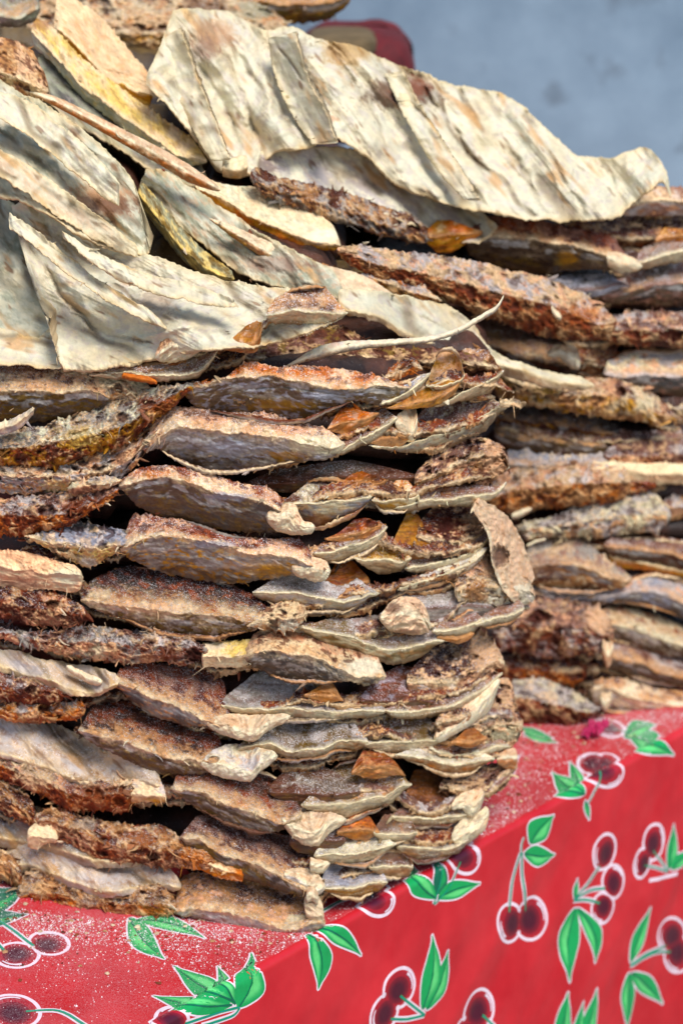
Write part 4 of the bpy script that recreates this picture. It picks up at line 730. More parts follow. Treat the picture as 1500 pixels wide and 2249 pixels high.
E(L6, 'jaw_bar', 'jaw', [(948,1378,1388,1398),(1000,1370,1383,1398),(1035,1353,1374,1394),(1060,1350,1361,1373)], db=.0, bowl=0, rimw=12)
E(L6, 'tooth_bar', 'jaw', [(1038,1365,1373,1382),(1080,1348,1361,1376),(1120,1336,1351,1366),(1151,1322,1337,1350)], db=-.002, bowl=0, rimw=10, teeth=([(1055,1372),(1100,1358),(1145,1342)],14,.0013))
E(L6, 'jaw_underside', 'amber', [(958,1390,1400,1409),(1000,1390,1402,1414),(1042,1383,1391,1402)], db=.006, top=('tan','ochre','amber'))
E(L6, 'cheek_knob', 'bone', [(833,1344,1358,1373),(860,1320,1355,1387),(885,1310,1350,1392),(912,1312,1355,1394),(934,1333,1365,1390),(946,1370,1378,1386)], db=-.002, top=('peach','cream','brown'), under=('peach','cream','tan'), marks=[('g',2.5,3,[(905,1325),(922,1350),(940,1380)]),('c','brown',865,1335,22,16,.8),('c','rust',890,1388,40,8,.6),('d',880,1352,26,14,3)], amp=1.6)
E(L6, 'lower_jaw', 'jaw', [(655,1366,1378,1396),(720,1370,1392,1422),(780,1376,1402,1432),(820,1379,1420,1450),(860,1387,1430,1461),(900,1391,1424,1454),(945,1389,1410,1435),(980,1399,1405,1412)], db=.004, bowl=.006, rimw=10, top=('lav','olive','mauve'), under=('ivory','olive','tan'), teeth=([(850,1436),(900,1425),(945,1405)],16,.0010), marks=[('g',3,2.5,[(770,1402),(850,1398),(930,1392)]),('g',2.5,1.6,[(800,1425),(870,1420),(940,1400)])])
body(L6, 800, 1100, 1350)
P6 = Fish('pod with a broad cream upper face and dark grey belly below the knobbed jaw', GF)
E(P6, 'head_half', 'pod', [(536,1418,1446,1458),(560,1397,1436,1466),(600,1387,1431,1488),(650,1383,1438,1497),(700,1388,1452,1497),(745,1408,1473,1496),(790,1416,1487,1498),(825,1443,1487,1499),(848,1475,1485,1494)], db=-.004, top=('cream','pink','brown'), under=('slate','skin','grey'), rimw=12, salt=(.4,.1), marks=[('c','rust',650,1395,90,12,.7),('c','white',800,1465,50,24,.9),('h',735,1450,7,6,3),('h',765,1452,12,5,3)])
E(P6, 'backbone', 'rope', [(-20,1372,1385,1396),(50,1387,1400,1418),(133,1384,1408,1436),(200,1374,1410,1447),(253,1380,1413,1455),(300,1391,1418,1457),(350,1386,1422,1454),(400,1392,1422,1463),(430,1400,1428,1466),(457,1410,1430,1465)], db=.0, top=('mauve','grey','lav'), under=('pink','grey','rust'), fr=36, marks=[('h',428,1440,24,17,8),('c','maroon',425,1442,34,20,.8),('c','ivory',215,1430,24,18,.6),('c','rust',360,1440,50,12,.6)])
E(P6, 'neck', 'strip', [(443,1412,1445,1466),(490,1408,1445,1467),(530,1406,1440,1466),(565,1403,1428,1440)], db=.002, top=('yellow','cream','grey'), under=('cream','ivory','tan'), fr=10)
body(P6, 30, 1040, 1430)
P7 = Fish('fish with lavender white back, torn brown spine end and white pointed bone in front', GF)
E(P7, 'head_half', 'pod', [(253,1478,1502,1508),(300,1466,1514,1546),(347,1468,1538,1577),(400,1468,1560,1592),(448,1474,1582,1600),(485,1503,1592,1610),(510,1560,1596,1613)], db=-.004, top=('mauve','rust','maroon'), under=('grey','slate','tan'), salt=(1.2,.2), rimw=10)
E(P7, 'back', 'sheet', [(-20,1420,1452,1462),(60,1436,1484,1496),(110,1450,1494,1513),(160,1458,1514,1529),(210,1463,1521,1531),(250,1478,1507,1515),(272,1490,1502,1507)], db=-.002, top=('lav','buff','grey'), under=('cream','buff','tan'), salt=(.6,.2))
E(P7, 'bone_splint', 'bone', [(146,1458,1464,1472),(172,1468,1478,1488),(200,1482,1492,1502),(226,1490,1497,1506)], db=-.005, top=('cream','ivory','tan'))
E(P7, 'backbone', 'rope', [(-20,1460,1500,1536),(40,1488,1515,1544),(85,1485,1515,1548),(120,1493,1520,1547),(142,1508,1528,1541)], db=-.006, top=('mauve','rust','lav'), under=('brown','rust','maroon'), fr=20, marks=[('h',68,1515,15,10,7)])
E(P7, 'spine_stump', 'rope', [(-20,1530,1555,1578),(40,1538,1565,1588),(90,1543,1565,1590),(140,1543,1565,1584),(188,1538,1556,1572)], db=.0, top=('tan','grey','orange'), under=('orange','tan','rust'), fr=20, marks=[('h',98,1557,15,11,6),('c','lav',52,1556,14,12,.7)])
E(P7, 'bone_tip', 'bone', [(450,1578,1588,1601),(490,1568,1590,1614),(525,1568,1606,1624),(552,1570,1612,1630),(590,1568,1590,1605),(638,1566,1574,1583)], db=-.005, marks=[('c','tan',505,1585,30,14,.6),('d',520,1590,14,9,-3)])
E(P7, 'palate', 'jaw', [(488,1495,1550,1576),(540,1497,1560,1582),(590,1499,1560,1580),(640,1513,1557,1580),(690,1528,1563,1579),(740,1543,1565,1579),(790,1546,1562,1579),(848,1543,1562,1577)], db=.006, bowl=.008, rimw=7, top=('grey','lav','brown'), under=('ivory','grey','tan'), salt=(.9,.2), teeth=([(650,1558),(700,1565),(760,1563),(785,1556)],28,.0008))
E(P7, 'gill_fan', 'amber', [(666,1518,1528,1536),(700,1503,1530,1542),(730,1498,1530,1545),(754,1530,1540,1547)], db=.010, top=('amber','tan','rust'))
E(P7, 'membrane', 'floor', [(788,1498,1540,1553),(840,1478,1540,1557),(880,1462,1540,1555),(920,1470,1540,1553),(954,1520,1545,1552)], db=.012, top=('brown','rust','bluegrey'), salt=(.8,.2))
E(P7, 'head_flesh', 'flesh', [(893,1448,1500,1532),(930,1428,1500,1542),(980,1408,1500,1537),(1020,1392,1490,1522),(1060,1375,1470,1497),(1090,1392,1450,1482),(1108,1430,1460,1480)], db=.016, top=('maroon','brown','peach'), under=('pink','cream','lav'), salt=(.9,.2), marks=[('c','peach',1070,1430,40,60,.8),('g',4,4,[(1030,1480),(1035,1435),(1060,1445)]),('c','dark',985,1440,50,26,.6)])
E(P7, 'jaw_rim', 'jaw', [(843,1551,1562,1577),(900,1551,1564,1580),(950,1543,1560,1576),(1000,1527,1545,1560),(1050,1502,1519,1537),(1103,1467,1479,1492)], db=.006, bowl=0, rimw=9, teeth=([(860,1568),(910,1572),(960,1562),(1000,1548)],22,.0011))
body(P7, 30, 1080, 1530)
L8 = Fish('small fish head with a smooth peach cheek plate bulging at the right rim', GF)
E(L8, 'cheek_plate', 'bone', [(953,1600,1620,1637),(990,1588,1602,1618),(1020,1540,1582,1602),(1050,1508,1552,1582),(1080,1487,1520,1554),(1098,1480,1494,1511)], db=.004, top=('peach','cream','ivory'), under=('cream','ivory','lav'), amp=.6)
E(L8, 'head_flesh', 'flesh', [(955,1570,1592,1608),(1000,1558,1582,1602),(1035,1543,1570,1592)], db=.002, top=('brown','pink','maroon'), amp=2)
E(L8, 'snout', 'flesh', [(1028,1590,1612,1642),(1060,1558,1602,1638),(1095,1488,1592,1642),(1120,1490,1592,1648),(1140,1543,1592,1644),(1148,1560,1590,1614)], db=.012, top=('peach','pink','brown'), under=('ivory','cream','pink'), amp=1.8, marks=[('h',1092,1545,10,8,5),('c','brown',1070,1585,24,20,.6)])
E(L8, 'membrane', 'amber', [(988,1625,1632,1640),(1020,1603,1630,1642),(1050,1598,1628,1640),(1070,1610,1622,1632)], db=.0)
body(L8, 940, 1100, 1580)
P8 = Fish('brown dusted pod with folded lavender bone tip and a jaw with fine tooth line', GF)
E(P8, 'head_half', 'pod', [(173,1588,1605,1614),(220,1557,1620,1642),(280,1553,1634,1670),(333,1572,1652,1694),(385,1602,1665,1701),(440,1613,1675,1699),(492,1622,1681,1702)], db=-.004, top=('brown','rust','dark'), under=('skin','grey','olive'), rimw=10, salt=(.9,.2), marks=[('c','tan',300,1615,70,16,.5)])
E(P8, 'bone_tip', 'bone', [(438,1660,1675,1690),(480,1642,1680,1705),(515,1633,1690,1714),(545,1638,1697,1718),(575,1643,1675,1692),(610,1650,1660,1669)], db=-.005, top=('lav','ivory','tan'), under=('ivory','white','cream'), marks=[('h',470,1668,14,8,3),('r',4,4,[(512,1640),(516,1665)])])
E(P8, 'lower_jaw', 'jaw', [(520,1623,1645,1662),(590,1610,1632,1665),(650,1598,1650,1668),(710,1593,1642,1660),(750,1598,1628,1647),(790,1603,1630,1657),(808,1608,1630,1652)], db=.004, bowl=.008, top=('olive','lav','slate'), under=('tan','ivory','grey'), teeth=([(610,1638),(655,1652),(700,1648),(740,1632)],34,.0008))
E(P8, 'tongue_bowl', 'jaw', [(798,1583,1635,1652),(850,1580,1632,1657),(900,1583,1630,1659),(940,1593,1625,1649),(968,1613,1625,1637)], db=.006, bowl=.012, top=('olive','brown','grey'), rimw=10, teeth=([(830,1645),(890,1646),(940,1638)],18,.0008))
E(P8, 'jaw_bar', 'jaw', [(868,1655,1660,1666),(920,1650,1662,1678),(965,1648,1675,1696),(1010,1653,1680,1701),(1055,1653,1672,1692),(1086,1658,1668,1678)], db=.002, bowl=0, top=('ivory','lav','cream'), under=('tan','orange','cream'))
E(P8, 'upper_bar', 'jaw', [(948,1638,1650,1662),(1000,1638,1655,1666),(1060,1630,1650,1664),(1100,1622,1640,1657),(1120,1630,1640,1650)], db=.012, bowl=0)
E(P8, 'snout_tip', 'bone', [(1090,1660,1668,1678),(1115,1645,1665,1690),(1136,1642,1665,1692)], db=.012, top=('peach','tan','orange'), under=('tan','orange','cream'))
body(P8, 200, 1080, 1640)
P9 = Fish('salted brown pod with a forked white bone, beside a rust spine stump full of holes', GF)
E(P9, 'head_half', 'pod', [(376,1723,1732,1742),(400,1698,1736,1755),(440,1695,1741,1779),(490,1697,1762,1804),(533,1700,1777,1819),(580,1712,1796,1827),(620,1732,1809,1826),(664,1765,1792,1804)], db=-.006, top=('brown','mauve','rust'), under=('skin','grey','olive'), rimw=9, salt=(1.1,.25), marks=[('c','dark',600,1735,50,24,.6)])
E(P9, 'bone_tip', 'bone', [(616,1788,1800,1814),(645,1786,1816,1840),(672,1783,1828,1858),(695,1783,1828,1859),(725,1784,1806,1830),(761,1794,1801,1808)], db=-.007, marks=[('r',4,4,[(680,1775),(684,1810)]),('c','mauve',700,1790,18,8,.5)])
E(P9, 'backbone', 'rope', [(-20,1638,1668,1705),(40,1663,1697,1724),(75,1671,1706,1742),(112,1682,1722,1760),(150,1700,1742,1779),(190,1716,1747,1783),(230,1716,1747,1782),(270,1710,1742,1783),(296,1708,1735,1772)], db=-.005, top=('cream','mauve','pink'), under=('rust','orange','brown'), fr=44, marks=[('h',217,1748,14,15,8),('h',197,1741,11,9,6),('h',262,1760,14,11,7),('h',268,1733,9,8,4),('c','rust',220,1750,90,36,.75),('c','buff',80,1700,50,40,.7)])
E(P9, 'back', 'sheet', [(-20,1560,1648,1658),(60,1575,1672,1682),(120,1590,1692,1702),(180,1615,1717,1724),(240,1645,1720,1725),(300,1672,1714,1722),(355,1698,1726,1736)], db=.004, top=('lav','buff','mauve'), under=('lav','cream','tan'), salt=(.7,.3), marks=[('c','olive',160,1640,60,20,.5)])
E(P9, 'neck', 'strip', [(286,1713,1745,1767),(320,1706,1745,1762),(350,1716,1748,1762),(366,1745,1755,1761)], db=-.005, top=('lav','cream','pink'), fr=16, rag=5)
E(P9, 'palate', 'floor', [(588,1672,1740,1762),(640,1662,1740,1777),(700,1678,1745,1782),(750,1698,1745,1792),(792,1698,1740,1780)], db=.008, top=('brown','skin','grey'), salt=(.8,.4))
E(P9, 'lower_jaw', 'jaw', [(662,1754,1770,1787),(710,1733,1768,1798),(757,1708,1765,1804),(800,1702,1756,1787),(850,1702,1746,1770),(885,1702,1726,1747),(904,1716,1725,1732)], db=-.002, bowl=.010, rimw=11, top=('tan','olive','lav'), under=('cream','ivory','grey'), teeth=([(800,1762),(850,1750),(890,1728)],16,.0008))
E(P9, 'gill_fan', 'amber', [(770,1678,1700,1707),(800,1648,1685,1710),(840,1648,1685,1712),(870,1662,1690,1714),(890,1695,1705,1716)], db=.006, top=('amber','rust','tan'), amp=1.8)
E(P9, 'throat', 'floor', [(888,1688,1770,1787),(940,1690,1775,1792),(990,1695,1770,1787),(1022,1706,1760,1777)], db=.022, top=('brown','amber','mauve'), salt=(.4,.3))
E(P9, 'head_flesh', 'flesh', [(965,1703,1730,1747),(1010,1694,1735,1754),(1050,1684,1735,1752),(1085,1670,1722,1744),(1110,1662,1704,1738),(1136,1655,1680,1694)], db=.018, top=('mauve','peach','brown'), under=('buff','brown','tan'), amp=2)
E(P9, 'cheek_bone', 'bone', [(990,1764,1772,1782),(1010,1743,1765,1777),(1035,1733,1772,1797),(1063,1728,1745,1767)], db=.008, top=('cream','peach','tan'), amp=1.6)
E(P9, 'jaw_rim', 'jaw', [(858,1783,1795,1807),(900,1780,1795,1811),(950,1776,1795,1813),(1000,1773,1791,1811),(1028,1779,1790,1801)], db=.012, bowl=0, rimw=8, teeth=([(920,1806),(970,1806),(1015,1798)],14,.0010))
body(P9, 20, 1060, 1740)
P10 = Fish('mauve salted pod with an orange fibrous neck, second from the bottom, bright white bone tip', GF)
E(P10, 'head_half', 'pod', [(396,1826,1840,1852),(440,1800,1850,1877),(485,1804,1876,1907),(540,1824,1896,1932),(600,1840,1919,1952),(650,1860,1947,1965),(685,1886,1957,1972),(704,1910,1955,1967)], db=-.006, top=('mauve','brown','maroon'), under=('olive','skin','slate'), rimw=9, salt=(1.2,.2), marks=[('c','slate',495,1885,16,8,.8),('c','dark',605,1932,18,10,.8)])
E(P10, 'neck', 'strip', [(395,1843,1880,1907),(440,1853,1890,1911),(480,1882,1906,1928),(535,1905,1922,1938)], db=-.004, top=('orange','tan','rust'), under=('ochre','orange','cream'), fr=10)
E(P10, 'backbone', 'rope', [(72,1778,1800,1812),(110,1773,1806,1838),(150,1778,1816,1855),(200,1796,1842,1884),(240,1803,1856,1904),(290,1812,1861,1897),(340,1809,1866,1905),(375,1822,1871,1908),(410,1845,1880,1904),(450,1862,1890,1911),(478,1878,1895,1906)], db=-.005, top=('tan','rust','buff'), under=('rust','pink','brown'), fr=60, marks=[('h',337,1880,17,13,9),('h',225,1874,16,8,5),('c','rust',310,1840,50,22,.7),('c','orange',430,1878,50,22,.6),('c','grey',190,1810,30,16,.6)])
E(P10, 'back', 'sheet', [(-20,1720,1832,1852),(60,1760,1852,1872),(130,1790,1867,1887),(220,1840,1892,1907),(310,1868,1896,1906)], db=.008, top=('mauve','grey','slate'), under=('grey','mauve','skin'), salt=(.6,.3), marks=[('h',20,1795,22,12,4)])
E(P10, 'dangling_flap', 'strip', [(60,1823,1842,1858),(80,1807,1837,1866),(100,1810,1842,1854),(128,1828,1843,1850)], db=-.014, top=('cream','ivory','tan'), under=('cream','tan','ivory'), fr=8)
E(P10, 'skin_edge', 'rope', [(-20,1703,1745,1775),(30,1722,1768,1798),(76,1760,1790,1812)], db=-.004, top=('brown','tan','rust'), under=('brown','rust','tan'), fr=14)
E(P10, 'bone_tip', 'bone', [(622,1910,1920,1932),(655,1905,1930,1948),(685,1912,1946,1968),(715,1928,1950,1962)], db=-.005, under=('white','lav','white'), amp=1.4)
E(P10, 'bone_spike', 'bone', [(680,1882,1900,1914),(705,1887,1900,1918),(725,1892,1897,1904)], db=-.005)
E(P10, 'palate', 'floor', [(635,1786,1850,1872),(700,1795,1850,1878),(760,1796,1845,1872)], db=.004, top=('mauve','brown','lav'), salt=(1.1,.4))
E(P10, 'lower_jaw', 'jaw', [(690,1863,1880,1892),(740,1848,1875,1898),(790,1836,1870,1900),(835,1836,1860,1885),(870,1846,1855,1864)], db=-.004, bowl=.004, rimw=8, top=('grey','ivory','lav'))
E(P10, 'gill_fan', 'amber', [(738,1808,1830,1847),(780,1787,1825,1845),(810,1787,1825,1847),(834,1810,1830,1842)], db=.004, top=('rust','orange','brown'))
E(P10, 'jaw_cup', 'jaw', [(820,1813,1830,1847),(850,1806,1832,1852),(885,1810,1832,1850),(917,1820,1830,1840)], db=-.002)
E(P10, 'tongue_bowl', 'jaw', [(870,1833,1860,1887),(920,1828,1865,1892),(970,1836,1865,1885),(1010,1837,1855,1873),(1028,1836,1845,1857)], db=.006, bowl=.006, top=('skin','grey','brown'), under=('tan','grey','ivory'), salt=(.9,.2), teeth=([(930,1880),(980,1876),(1018,1860)],16,.0010))
E(P10, 'throat', 'floor', [(893,1804,1840,1857),(950,1800,1840,1857),(1012,1810,1840,1852)], db=.020, top=('brown','dark','mauve'))
E(P10, 'snout', 'bone', [(990,1829,1840,1850),(1015,1798,1830,1858),(1045,1786,1815,1840),(1074,1763,1788,1812)], db=.010, top=('cream','ivory','brown'), under=('ivory','cream','tan'), amp=1.6)
body(P10, 80, 1030, 1835)
P11 = Fish('lowest fish of the front stack, tan furry spine stump and spiked snout on the oilcloth', GF)
E(P11, 'backbone', 'rope', [(36,1938,1968,1994),(90,1906,1962,2006),(135,1918,1967,2015),(180,1938,1982,2022),(225,1952,1987,2026),(285,1948,1987,2028),(345,1942,1987,2020),(388,1955,1990,2017)], db=-.006, top=('tan','buff','brown'), under=('tan','orange','rust'), fr=110, marks=[('h',245,1992,11,9,5),('c','mauve',195,1985,26,16,.7),('c','rust',255,1998,60,18,.6),('c','amber',335,1995,26,20,.7)])
E(P11, 'back', 'sheet', [(10,1862,1900,1916),(60,1852,1900,1922),(120,1858,1920,1937),(180,1870,1942,1957),(240,1885,1958,1972),(300,1892,1950,1967),(350,1898,1945,1962),(400,1922,1950,1962)], db=.006, top=('lav','buff','mauve'), under=('lav','tan','cream'), salt=(.7,.3))
E(P11, 'skin_edge', 'rope', [(-20,1862,1892,1924),(20,1872,1907,1938),(50,1903,1925,1953)], db=.0, top=('tan','brown','cream'), under=('tan','rust','brown'), fr=10)
E(P11, 'head_half', 'pod', [(383,1957,2005,2014),(410,1932,2001,2013),(440,1927,1995,2021),(490,1936,2003,2038),(540,1940,2019,2048),(600,1950,2035,2051),(650,1965,2040,2053),(690,1985,2030,2047),(715,2010,2028,2039)], db=-.006, top=('tan','brown','pink'), under=('lav','grey','mauve'), rimw=10, salt=(.9,.3), marks=[('c','ivory',645,2017,24,10,.8),('c','dark',560,1968,90,18,.5)])
E(P11, 'bone_spike', 'bone', [(668,1962,1985,2008),(690,1958,2000,2033),(712,1990,2015,2034)], db=-.007, top=('cream','tan','peach'), under=('cream','buff','ivory'), amp=1.2)
E(P11, 'bone_spike', 'bone', [(672,1958,1970,1985),(684,1945,1965,1980),(700,1960,1975,1990)], db=-.014, top=('cream','tan','peach'))
E(P11, 'lower_jaw', 'jaw', [(705,1903,1950,1962),(740,1893,1950,1971),(780,1898,1950,1973),(815,1898,1940,1965),(851,1926,1938,1951)], db=-.004, bowl=.006, top=('bluegrey','lav','grey'), under=('tan','ochre','buff'), salt=(.9,.2), teeth=([(730,1962),(770,1965),(815,1955)],16,.0008))
E(P11, 'jaw_cup', 'jaw', [(808,1888,1905,1917),(845,1883,1905,1925),(880,1883,1905,1929),(908,1890,1905,1917)], db=.0, under=('tan','buff','cream'))
body(P11, 80, 900, 1965, th=.02)
# ------------------------------------------------------------------ right stack
GR = 'dried split fish in the right stack'
def RF(label): return Fish(label, GR)
A = RF('mauve cream fish tip showing at the far right just beneath the big ivory fillet')
E(A, 'fillet', 'strip', [(1362,425,452,474),(1430,408,442,474),(1530,416,447,474)], d='R', top=('mauve','buff','lav'), under=('lav','mauve','tan'))
A = RF('dark brown flank with cream scraps and an orange lump, right, under the ivory fillet')
E(A, 'flank', 'flesh', [(1170,484,508,522),(1260,482,516,538),(1350,476,522,550),(1430,472,522,556),(1530,466,506,545)], d='R', db=.02, top=('brown','mauve','buff'), under=('brown','tan','rust'))
E(A, 'gill_fan', 'amber', [(1436,515,530,545),(1460,500,522,545),(1490,502,520,540),(1530,505,520,535)], d='R', db=-.01, top=('amber','ochre','tan'))
A = RF('dark olive pod with yellow and black blotches, top pod of the right stack')
E(A, 'head_half', 'pod', [(1015,495,520,552),(1065,482,517,577),(1120,483,521,594),(1170,486,526,603),(1245,506,537,596),(1300,513,551,592),(1345,528,564,594),(1383,562,580,600)], d='R', db=-.03, top=('mauve','rust','maroon'), under=('skin','olive','dark'), marks=[('c','ochre',1250,568,30,16,.8),('c','dark',1205,575,24,20,.7),('c','dark',1275,560,20,12,.6)], salt=(.4,.05))
E(A, 'bone_tip', 'bone', [(1330,552,565,582),(1365,556,575,600),(1410,577,585,594)], d='R', db=-.035)
E(A, 'jaw_strap', 'jaw', [(1395,560,578,596),(1450,543,561,584),(1530,528,546,570)], d='R', db=-.025, bowl=0)
A = RF('small blue grey leaf shaped flap below the blotched pod')
E(A, 'flap', 'floor', [(1195,600,617,642),(1250,597,636,658),(1310,598,633,652),(1360,610,625,640),(1385,624,630,636)], d='R', db=-.01, top=('slate','bluegrey','lav'), under=('bluegrey','lav','slate'))
A = RF('wide striated brown grey pod cut off by the right frame edge')
E(A, 'head_half', 'pod', [(1315,638,650,662),(1370,612,640,668),(1430,593,625,672),(1530,578,620,674)], d='R', top=('mauve','skin','lav'), under=('skin','dark','mauve'), rim='mauve')
A = RF('long fish with a pale crusted backbone running down from the middle to the right')
E(A, 'backbone', 'rope', [(740,528,550,574),(850,548,585,614),(950,558,605,648),(1050,575,632,692),(1130,595,652,718),(1200,610,668,738),(1260,637,692,748),(1320,668,712,748),(1354,690,705,737)], d=(.24,.40), db=-.02, top=('buff','lav','pink'), under=('rust','tan','brown'), fr=20, fringe=(3,0,8), salt=(.7,.2), marks=[('c','rust',1240,700,90,30,.6),('c','orange',1290,690,40,22,.5)])
E(A, 'tissue_thread', 'bone', [(1210,668,675,684),(1220,678,690,700),(1232,690,697,704)], d=(.32,.32), db=0.0)
body(A, 800, 1320, (590, 710), d=(.28,.42), inset=.03)
A = RF('mauve crusted stump with a dark hollow at the right edge, end of a long spine')
E(A, 'backbone', 'rope', [(1315,698,725,745),(1380,688,725,756),(1440,682,725,760),(1530,688,730,764)], d='R', db=-.01, top=('mauve','lav','pink'), under=('rust','maroon','brown'), fr=14, marks=[('h',1476,736,26,17,9)])
A = RF('dark brown skinned flank with a curled white scrap at its end')
E(A, 'flank', 'pod', [(1030,698,740,775),(1100,703,770,806),(1160,713,790,830),(1230,738,800,830),(1274,770,810,826)], d='R', db=.01, top=('skin','brown','mauve'), under=('brown','skin','dark'), rim='skin')
E(A, 'white_scrap', 'bone', [(1201,768,777,786),(1225,756,771,785),(1255,756,784,810),(1274,780,800,813)], d='R', db=-.025, under=('white','white','cream'))
A = RF('rust orange flank beside a lavender folded lip, right of the white scrap')
E(A, 'flank', 'flesh', [(1260,758,800,825),(1320,754,800,834),(1370,768,800,830)], d='R', db=.02, top=('rust','brown','orange'), under=('orange','rust','brown'))
E(A, 'lip', 'pod', [(1325,800,822,832),(1400,778,826,856),(1450,782,826,866),(1530,768,826,874)], d='R', top=('lav','ivory','pink'), under=('slate','skin','mauve'), rim='lav', salt=(.2,.1))
A = RF('thin ivory strap with a brown stippled underside crossing to a holed pale stump')
E(A, 'strap', 'sheet', [(735,632,680,692),(820,637,690,703),(880,648,726,739),(950,662,756,770),(1020,692,772,785),(1085,772,800,818),(1150,798,815,838),(1220,818,838,853),(1305,830,850,861)], d=(.12,.36), top=('pale','ivory','lav'), under=('buff','tan','cream'), marks=[('g',4,2,[(860,660),(960,710),(1050,770)])])
E(A, 'underside', 'flesh', [(1070,795,815,842),(1150,812,845,866),(1235,832,858,874)], d=(.33,.38), db=.01, top=('skin','olive','tan'), under=('olive','skin','tan'))
E(A, 'backbone', 'rope', [(1085,833,850,874),(1150,843,862,886),(1220,836,870,896),(1290,830,870,911),(1350,830,870,920),(1400,848,885,926),(1440,868,905,929),(1487,903,918,931)], d='R', db=-.02, top=('pink','cream','brown'), under=('tan','cream','ochre'), fr=16, marks=[('h',1364,860,13,11,8),('c','ivory',1415,888,22,16,.7)])

A = RF('small cream mauve lump at the right edge behind the holed stump')
E(A, 'shoulder', 'flesh', [(1425,872,895,918),(1470,863,895,926),(1530,865,900,930)], d='R', db=.01, top=('lav','cream','mauve'), under=('cream','pink','tan'))
A = RF('glossy dark violet brown flank in the shaded gap of the right stack')
E(A, 'flank', 'pod', [(1085,893,920,947),(1180,898,930,958),(1280,912,945,974),(1364,938,962,980)], d='R', db=.02, top=('dark','maroon','slate'), under=('maroon','dark','ochre'), rim='maroon', rimw=4)
E(A, 'belly', 'pod', [(1085,918,950,985),(1160,928,965,1000),(1250,943,975,1010),(1335,968,985,1004)], d='R', db=.01, top=('ochre','brown','skin'), under=('skin','brown','olive'), rim='skin')
A = RF('clotted mauve spine lumps at the right edge below the violet flank')
E(A, 'backbone', 'rope', [(1325,983,1000,1018),(1400,968,1000,1024),(1460,963,1000,1026),(1530,958,1000,1036)], d='R', top=('mauve','lav','maroon'), under=('mauve','rust','pink'), fr=10)
A = RF('lavender ivory lip running flat along the middle of the right stack')
E(A, 'lip', 'pod', [(1100,988,1015,1040),(1180,998,1021,1040),(1260,1003,1019,1034),(1355,993,1010,1023)], d='R', db=.0, top=('bluegrey','lav','cream'), under=('lav','ivory','ochre'), rim='lav')
A = RF('rough tan backbone with a long ivory strip and rust red patch to its right')
E(A, 'backbone', 'rope', [(1070,1058,1095,1126),(1130,1028,1080,1124),(1200,1023,1070,1116),(1280,1018,1062,1110),(1350,1023,1060,1106),(1385,1030,1060,1098)], d='R', db=-.02, top=('pink','buff','lav'), under=('tan','orange','brown'), fr=24)
E(A, 'ivory_strip', 'strip', [(1295,1013,1030,1048),(1400,1016,1036,1066),(1530,1018,1040,1060)], d='R', db=-.01, top=('cream','ivory','peach'), under=('cream','peach','tan'))
E(A, 'rust_patch', 'rope', [(1360,1043,1060,1088),(1400,1040,1062,1086),(1440,1050,1064,1074)], d='R', db=-.005, top=('rust','rust','maroon'), under=('rust','maroon','orange'), fr=6)
E(A, 'tissue_thread', 'bone', [(1122,1128,1134,1142),(1145,1118,1125,1134),(1168,1112,1117,1123)], d='R', db=-.035)

A = RF('lavender white crumpled backbone with a curled end, middle of the right stack')
E(A, 'backbone', 'rope', [(1140,1148,1165,1190),(1230,1128,1152,1180),(1300,1093,1142,1180),(1380,1082,1130,1174),(1440,1086,1130,1170),(1473,1108,1135,1156)], d='R', db=-.01, top=('lav','ivory','grey'), under=('ivory','lav','tan'), fr=20, salt=(.8,.4))
E(A, 'tail_end', 'flesh', [(1455,1092,1115,1140),(1530,1082,1112,1142)], d='R', db=.005, top=('lav','tan','brown'))
E(A, 'flank', 'pod', [(1120,1158,1172,1192),(1220,1160,1178,1196),(1365,1165,1176,1186)], d='R', db=.015, top=('brown','olive','skin'), under=('brown','skin','olive'), rim='tan', rimw=4)
A = RF('rounded brown grey cheek with a pale rim and loose white threads at its left')
E(A, 'head_half', 'pod', [(1150,1213,1250,1284),(1220,1188,1240,1296),(1280,1196,1247,1301),(1330,1232,1266,1298),(1386,1263,1275,1288)], d='R', db=-.02, top=('grey','buff','mauve'), under=('tan','brown','cream'), rim='buff', marks=[('c','mauve',1200,1245,40,24,.6)])
E(A, 'tissue_thread', 'bone', [(1155,1196,1200,1204),(1175,1186,1190,1194),(1198,1181,1184,1188)], d='R', db=-.05, rag=1)

A = RF('slim brown streaked flank with an amber edge, slanting to the right frame edge')
E(A, 'flank', 'pod', [(1325,1183,1200,1218),(1420,1188,1211,1234),(1530,1203,1232,1264)], d='R', db=-.005, top=('mauve','lav','brown'), under=('brown','skin','dark'), rim='tan')
E(A, 'edge_strip', 'strip', [(1335,1203,1220,1244),(1420,1223,1240,1254),(1530,1245,1260,1270)], d='R', db=.005, top=('cream','ochre','ivory'), under=('ochre','orange','tan'))
A = RF('blue lavender lip line with dark hollow beneath, lower right stack')
E(A, 'lip', 'pod', [(1150,1283,1300,1318),(1250,1298,1311,1324),(1350,1293,1308,1320),(1420,1268,1300,1328),(1530,1283,1338,1376)], d='R', db=-.005, top=('lav','bluegrey','pink'), under=('bluegrey','slate','skin'), rim='lav')
A = RF('big knotted brown flesh mass with a dripping peach edge, lower right stack')
E(A, 'backbone', 'rope', [(1080,1338,1382,1425),(1150,1317,1372,1436),(1220,1312,1376,1446),(1280,1322,1381,1440),(1320,1336,1390,1436),(1347,1350,1402,1444)], d='R', db=-.03, top=('mauve','brown','pink'), under=('brown','lav','rust'), fr=24, marks=[('c','peach',1315,1360,34,40,.8),('h',1185,1355,30,14,6)])
E(A, 'drip', 'bone', [(1322,1400,1420,1446),(1334,1410,1440,1468),(1346,1405,1422,1446)], d='R', db=-.04, top=('tan','cream','orange'), under=('tan','peach','orange'))

